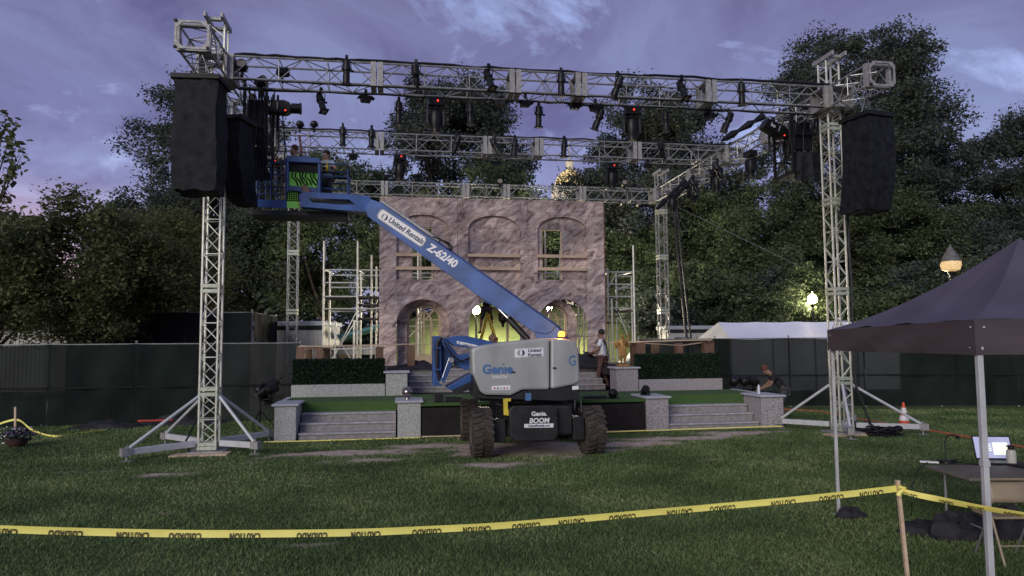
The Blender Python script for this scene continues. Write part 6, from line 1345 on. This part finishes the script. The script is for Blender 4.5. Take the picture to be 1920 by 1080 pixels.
for k in range(4):
    a_, b2 = cs[k], cs[(k + 1) % 4]; ba, bb_ = tz(a_.y, 0), tz(b2.y, 0); vs = []; n = (b2 - a_).cross(ZV).normalized()
    for j in range(7):
        for i in range(25):
            u = i / 24; p = a_.lerp(b2, u); zb2 = ba + (bb_ - ba) * u; v_ = j / 6; q = Vector((p.x, p.y, p.z + (zb2 - p.z) * v_)) + n * (.012 * math.sin(u * 17 + v_ * 5) + .008 * math.sin(u * 41 - v_ * 11)) * math.sin(math.pi * u) * (.3 + v_); vs.append(q)
    mb.add(vs, [(j * 25 + i, j * 25 + i + 1, (j + 1) * 25 + i + 1, (j + 1) * 25 + i) for j in range(6) for i in range(24)])
mb.build('valance', 'tent_brown', tent, smooth=True)
for x, y in ((XA + .04, YB - .04), (XA + .05, YA + .04), (XB - .05, YA + .04), (XB - .04, YB - .04)):
    w = .036 if y == YB - .04 else .05; mb = MB(); mb.bx(x - w / 2, x + w / 2, y - w / 2, y + w / 2, .01, tz(YB if y > 8 else YA, 1) - .02); lo = mb.build('leg', 'leg_white', tent, bevel=.004)
    mb = MB(); mb.bx(x - .06, x + .06, y - .06, y + .06, 0, .012); mb.build('foot_plate', 'leg_white', lo); mb = MB(); mb.bx(x - w / 2 - .006, x + w / 2 + .006, y - w / 2 - .006, y + w / 2 + .006, 1.12, 1.17); mb.build('leg_clip', 'leg_white', lo)
mb = MB()
for a_, b2 in ((cs[0], cs[1]), (cs[1], cs[2]), (cs[2], cs[3]), (cs[3], cs[0])):
    m0 = a_.lerp(b2, .5); i_ = (apex - m0); i_.z = 0; i_ = i_.normalized() * .06
    for p, q in ((a_, m0), (m0, b2)): mb.bar(p + i_ + Vector((0, 0, -.06)), q + i_ + Vector((0, 0, -.26)), .02, .03); mb.bar(p + i_ * 1.4 + Vector((0, 0, -.26)), q + i_ * 1.4 + Vector((0, 0, -.06)), .02, .03)
mb.build('scissor_frame', 'leg_white', tent)
def bag(label, p, sx, sy, sz, seed, name='sandbag', m='bag_dark', cat='bag', group=None):
    rg = random.Random(seed); mb = MB(Matrix.Translation(p)); n, mm = 20, 9; vs = []
    for j in range(mm + 1):
        a_ = math.pi / 2 * (j / mm)
        for i in range(n): b2 = 6.283 * i / n; k = 1 + .12 * math.sin(3 * b2 + seed) + .07 * math.sin(5 * b2 + j) + rg.uniform(-.05, .05); vs.append((sx * math.cos(a_) ** .7 * math.cos(b2) * k if j < mm else 0, sy * math.cos(a_) ** .7 * math.sin(b2) * k if j < mm else 0, sz * math.sin(a_) * (1 + .22 * math.sin(2 * b2 + seed + j * .7) + .12 * math.sin(5 * b2 - j * 1.3) + rg.uniform(-.06, .06))))
    mb.add(vs, [(j * n + i, j * n + (i + 1) % n, (j + 1) * n + (i + 1) % n, (j + 1) * n + i) for j in range(mm) for i in range(n)]); return tag(mb.build(name, m, None, smooth=True), label, cat, group)
bag('black sandbag on the foot of the far canopy leg', Vector((XA + .13, YB - .16, 0)), .19, .13, .11, 3)
bag('dark rucksack lying on the grass under the table', gnd(1800, 1008), .34, .2, .24, 4, 'rucksack'); bag('dark jacket lying on the grass left of the rucksack', gnd(1738, 1000), .3, .18, .13, 5, 'jacket', cat='jacket'); bag('black bag under the folding chair at the right edge', gnd(1890, 1005), .3, .25, .28, 8, 'duffel_bag')
# table with laptop
TX, TY0, TY1, TZ = 4.93, 7.88, 8.72, .74
tbl = thing('folding_table', 'brown folding table under the canopy tent', 'table', (TX + .9, (TY0 + TY1) / 2, 0)); mb = MB(); mb.bx(TX, TX + 1.83, TY0, TY1, TZ - .035, TZ); mb.build('tabletop', 'table_top', tbl, bevel=.01)
for x in (TX + .18, TX + 1.65):
    for y in (TY0 + .08, TY1 - .08): mb = MB(); mb.tube((x, y, 0), (x, y, TZ - .035), .015, 8); mb.build('leg', 'pole_steel', tbl)
    mb = MB(); mb.tube((x, TY0 + .08, .18), (x, TY1 - .08, .18), .012, 6); mb.build('cross_bar', 'pole_steel', tbl)
lp = gnd(1878, 868, TZ); lroot = thing('laptop', 'open laptop with lit screen on the folding table', 'laptop', lp, R(-8)); T = ROOT[lroot]; k = 1.16
mb = MB(T); mb.bx(-.19 * k, .19 * k, -.13 * k, .12 * k, .0015, .02); mb.build('keyboard_base', 'black_satin', lroot, bevel=.004)
Sx = T @ Matrix.Translation((0, .125 * k, .018)) @ Matrix.Rotation(R(72), 4, 'X'); mb = MB(Sx); mb.bx(-.19 * k, .19 * k, 0, .25 * k, -.012, 0); mb.build('lid', 'black_satin', lroot, bevel=.004)
mb = MB(Sx); mb.bx(-.178 * k, .178 * k, .014 * k, .238 * k, .001, .002); sc2 = mb.build('screen', 'screen', lroot); mb = MB(Sx); mb.bx(.0, .15 * k, .05 * k, .18 * k, .003, .0035); mb.build('screen_window', 'screen_window', sc2); mb = MB(Sx)
for i in range(4): mb.bx(-.045 * k, -.015 * k, (.09 + .022 * i) * k, (.1 + .022 * i) * k, .003, .0035)
mb.build('screen_text', 'screen_window', sc2)
bp_ = gnd(1897, 872, TZ); mb = MB(Matrix.Translation(bp_)); mb.lathe([(.048, .001), (.052, .01), (.052, .15), (.045, .175), (.03, .185)], n=18); bt = thing('drink_bottle', 'white drinking bottle with dark cap beside the laptop', 'bottle', bp_); mb.build('body', 'bottle', bt, smooth=True); mb = MB(Matrix.Translation(bp_)); mb.lathe([(.032, .185), (.035, .2), (.03, .225), (.015, .235)], n=14); mb.bar((-.05, 0, .225), (.02, 0, .222), .018); mb.build('cap', 'black_satin', bt, smooth=True)
gp = gnd(1774, 868, TZ); gl = thing('gooseneck_lamp', 'black gooseneck lamp on the left end of the table', 'lamp', gp); mb = MB(Matrix.Translation(gp)); mb.lathe([(.09, .001), (.088, .025), (.04, .035)], n=16); mb.box((.06, 0, .025), (.1, .06, .03)); mb.build('base', 'black_satin', gl, smooth=True)
mb = MB(Matrix.Translation(gp)); mb.path([(0, 0, .03), (-.0, 0, .15), (.01, .02, .25), (.05, .03, .32), (.12, .04, .335), (.18, .04, .31)], .008, 6); mb.lathe([(.018, 0), (.022, .04)], (.18, .04, .28), 10); mb.build('neck', 'cable', gl, smooth=True)
tl = Matrix.Identity(4)
for i, (a_, n_) in enumerate((((1740, 868), 'left end'), ((1815, 872), 'middle'))):
    p = gnd(*a_, TZ); rg = random.Random(i); mb = MB(); mb.path([p + Vector((rg.uniform(-.02, .02) + .05 * k2, .05 * math.sin(k2 * 1.4 + i), .008)) for k2 in range(9)], .007, 5); tag(mb.build('table_cable', 'cable', None, smooth=True), 'black cable lying on the %s of the folding table' % n_, 'cable', 'cables on the table')
p = gnd(1733, 868, TZ); mb = MB(); mb.box(p + Vector((.06, 0, .012)), (.2, .06, .02), Matrix.Rotation(-.4, 3, 'Z')); tag(mb.build('power_strip', 'decal_white', None, bevel=.004), 'pale power strip on the left corner of the folding table', 'power strip')
mb = MB(); mb.path([gnd(1740, 868, TZ) + Vector((0, 0, .01)), at(1722, 880, 8.3), at(1711, 905, 8.2), at(1710, 940, 8.15), gnd(1709, 968, .01)], .006, 5); tag(mb.build('table_cable', 'cable', None, smooth=True), 'thin black cable hanging off the left end of the folding table', 'cable', 'cables on the table')
bp2 = gnd(1915, 876, TZ); mb = MB(Matrix.Translation(bp2)); mb.box((.1, .02, .014), (.34, .24, .026), Matrix.Rotation(.15, 3, 'Z')); tag(mb.build('closed_laptop', 'bag_dark', None, bevel=.006), 'closed dark laptop right of the white bottle on the table', 'laptop')
# folding chair
CY = 7.42; cx = at(1893, 950, CY).x; chr_ = thing('folding_chair', 'tan metal folding chair tucked under the table at the right edge', 'chair', (cx, CY, 0)); T = ROOT[chr_]
mb = MB(T); vs = []
for j in range(5):
    for i in range(13): u = -1 + i / 6; vs.append((u * .215, -.03 * (1 - u * u) - .04 + .012 * j, .60 + .048 * j - (.03 if j == 0 and abs(u) > .95 else 0)))
mb.add(vs, [(j * 13 + i, j * 13 + i + 1, (j + 1) * 13 + i + 1, (j + 1) * 13 + i) for j in range(4) for i in range(12)]); o = mb.build('backrest', 'chair_tan', chr_, smooth=True); so_ = o.modifiers.new('thick', 'SOLIDIFY'); so_.thickness = .012
mb = MB(T); mb.path([(-.235, -.24, .01), (-.232, -.05, .5), (-.228, .0, .77), (-.19, .01, .815), (.19, .01, .815), (.228, .0, .77), (.232, -.05, .5), (.235, -.24, .01)], .013, 8); mb.build('front_frame', 'chair_tan', chr_, smooth=True)
for sx_ in (-1, 1): mb = MB(T); mb.path([(sx_ * .21, .26, .01), (sx_ * .21, .1, .3), (sx_ * .21, -.06, .46)], .012, 8); mb.build('rear_leg', 'pole_steel', chr_, smooth=True)
mb = MB(T); mb.bx(-.2, .2, -.06, .3, .43, .455); mb.build('seat', 'chair_tan', chr_, bevel=.012)
mb = MB(T); mb.tube((-.232, -.17, .2), (.232, -.17, .2), .009, 6); mb.build('stretcher', 'chair_tan', chr_)

# ------------------------------------------------------------------ sky, sun, camera
w = bpy.data.worlds.new('World'); scene.world = w; w.use_nodes = True; nt = w.node_tree; N = nt.nodes.new; L = nt.links.new
bg = nt.nodes['Background']; SUN_EL, SUN_AZ = R(20), R(205)
sky = N('ShaderNodeTexSky'); sky.sky_type = 'NISHITA'; sky.sun_disc = False; sky.sun_elevation = SUN_EL; sky.sun_rotation = SUN_AZ; sky.ozone_density = 4
tc = N('ShaderNodeTexCoord'); sx = N('ShaderNodeSeparateXYZ'); L(tc.outputs['Generated'], sx.inputs[0])
def math_(op, a=None, b=None, av=None, bv=None):
    m = N('ShaderNodeMath'); m.operation = op
    if a is not None: L(a, m.inputs[0])
    elif av is not None: m.inputs[0].default_value = av
    if b is not None: L(b, m.inputs[1])
    elif bv is not None: m.inputs[1].default_value = bv
    return m.outputs[0]
z1 = math_('MAXIMUM', sx.outputs['Z'], bv=0.0); zd = math_('ADD', z1, bv=.34)
u = math_('DIVIDE', sx.outputs['X'], zd); v = math_('DIVIDE', sx.outputs['Y'], zd); cb = N('ShaderNodeCombineXYZ'); L(u, cb.inputs[0]); L(v, cb.inputs[1]); cb.inputs[2].default_value = 3.7
def wn(sc, det, ro, dist=0., off=(0, 0, 0), st=(1, 1, 1)):
    mp = N('ShaderNodeMapping'); mp.inputs['Location'].default_value = off; mp.inputs['Scale'].default_value = st; L(cb.outputs[0], mp.inputs['Vector']); n = N('ShaderNodeTexNoise'); n.inputs['Scale'].default_value = sc; n.inputs['Detail'].default_value = det; n.inputs['Roughness'].default_value = ro; n.inputs['Distortion'].default_value = dist; L(mp.outputs[0], n.inputs['Vector']); return n.outputs['Fac']
def wr(fac, stops):
    r = N('ShaderNodeValToRGB'); e = r.color_ramp.elements; e[0].position, e[0].color = stops[0][0], stops[0][1] + (1,); e[1].position, e[1].color = stops[-1][0], stops[-1][1] + (1,)
    for p, c in stops[1:-1]: k = e.new(p); k.color = c + (1,)
    L(fac, r.inputs['Fac']); return r.outputs['Color']
def wm(a, b, fac=None, fv=0.5, bt='MIX'):
    m = N('ShaderNodeMix'); m.data_type = 'RGBA'; m.blend_type = bt
    if fac is not None: L(fac, m.inputs[0])
    else: m.inputs[0].default_value = fv
    L(a, m.inputs[6]); L(b, m.inputs[7]); return m.outputs[2]
base = wr(z1, [(0.0, (.33, .325, .50)), (.14, (.31, .335, .56)), (.28, (.20, .215, .40)), (.45, (.172, .178, .325)), (.8, (.17, .18, .33))])
cl = wr(wn(2.4, 8, .62, .7, (1.3, 2.2, 0)), [(.34, (.66, .60, .72)), (.48, (.95, .90, .96)), (.64, (1.15, 1.22, 1.2))])
c1 = wm(base, cl, fv=1, bt='MULTIPLY')
gap = wr(wn(3.1, 9, .64, .5, (2.2, 5.6, 0)), [(.545, (0, 0, 0)), (.67, (1, 1, 1))])
gapb = N('ShaderNodeRGBToBW'); L(gap, gapb.inputs[0])
blue = wr(z1, [(0, (.42, .42, .66)), (.3, (.42, .52, .88)), (.6, (.34, .46, .84))])
c2 = wm(c1, blue, math_('MULTIPLY', gapb.outputs[0], bv=.82))
pk = math_('MULTIPLY', math_('SUBTRACT', av=.20, b=z1), bv=5.0); pk = math_('MAXIMUM', pk, bv=0.); az = math_('MAXIMUM', math_('MULTIPLY', math_('ADD', sx.outputs['X'], bv=.36), bv=-4.5), bv=0.); pk2 = math_('MINIMUM', math_('MULTIPLY', pk, az), bv=.7)
rgb = N('ShaderNodeRGB'); rgb.outputs[0].default_value = (.95, .48, .42, 1)
c3 = wm(c2, rgb.outputs[0], pk2)
sk2 = wm(sky.outputs[0], c3, fv=1.0, bt='ADD')
scl = N('ShaderNodeVectorMath'); scl.operation = 'SCALE'; L(sky.outputs[0], scl.inputs[0]); scl.inputs['Scale'].default_value = .004
ad = N('ShaderNodeVectorMath'); ad.operation = 'ADD'; L(scl.outputs[0], ad.inputs[0]); L(c3, ad.inputs[1]); L(ad.outputs[0], bg.inputs['Color']); bg.inputs['Strength'].default_value = 1.08
sl = bpy.data.lights.new('sun', 'SUN'); sl.energy = 1.9; sl.angle = R(32); sl.color = (1.0, .95, .86); so = bpy.data.objects.new('sun', sl); C.objects.link(so)
# nishita: rotation turns clockwise from +Y
sd = Vector((math.sin(SUN_AZ) * math.cos(SUN_EL), math.cos(SUN_AZ) * math.cos(SUN_EL), math.sin(SUN_EL))); so.rotation_euler = (-sd).to_track_quat('-Z', 'Y').to_euler(); so.location = (0, -10, 20)
cam = bpy.data.cameras.new('camera'); co = bpy.data.objects.new('camera', cam); C.objects.link(co); scene.camera = co
cam.sensor_width = 36; cam.lens = 36 * F / 1920; cam.shift_y = C0 / 1920; cam.clip_start = .1; cam.clip_end = 6000
fwd = Vector((0, math.cos(PT), math.sin(PT))); up0 = Vector((0, -math.sin(PT), math.cos(PT))); rt = Vector((1, 0, 0)) * math.cos(RL) + up0 * math.sin(RL); up1 = -Vector((1, 0, 0)) * math.sin(RL) + up0 * math.cos(RL)
m4 = Matrix((rt, up1, -fwd)).transposed().to_4x4(); m4.translation = (0, 0, H); co.matrix_world = m4
scene.view_settings.view_transform = 'Standard'; scene.view_settings.look = 'None'; scene.view_settings.exposure = 0; scene.view_settings.gamma = 1
scene.render.engine = 'CYCLES'; scene.cycles.use_denoising = True; scene.cycles.max_bounces = 5; scene.cycles.sample_clamp_indirect = 3.0
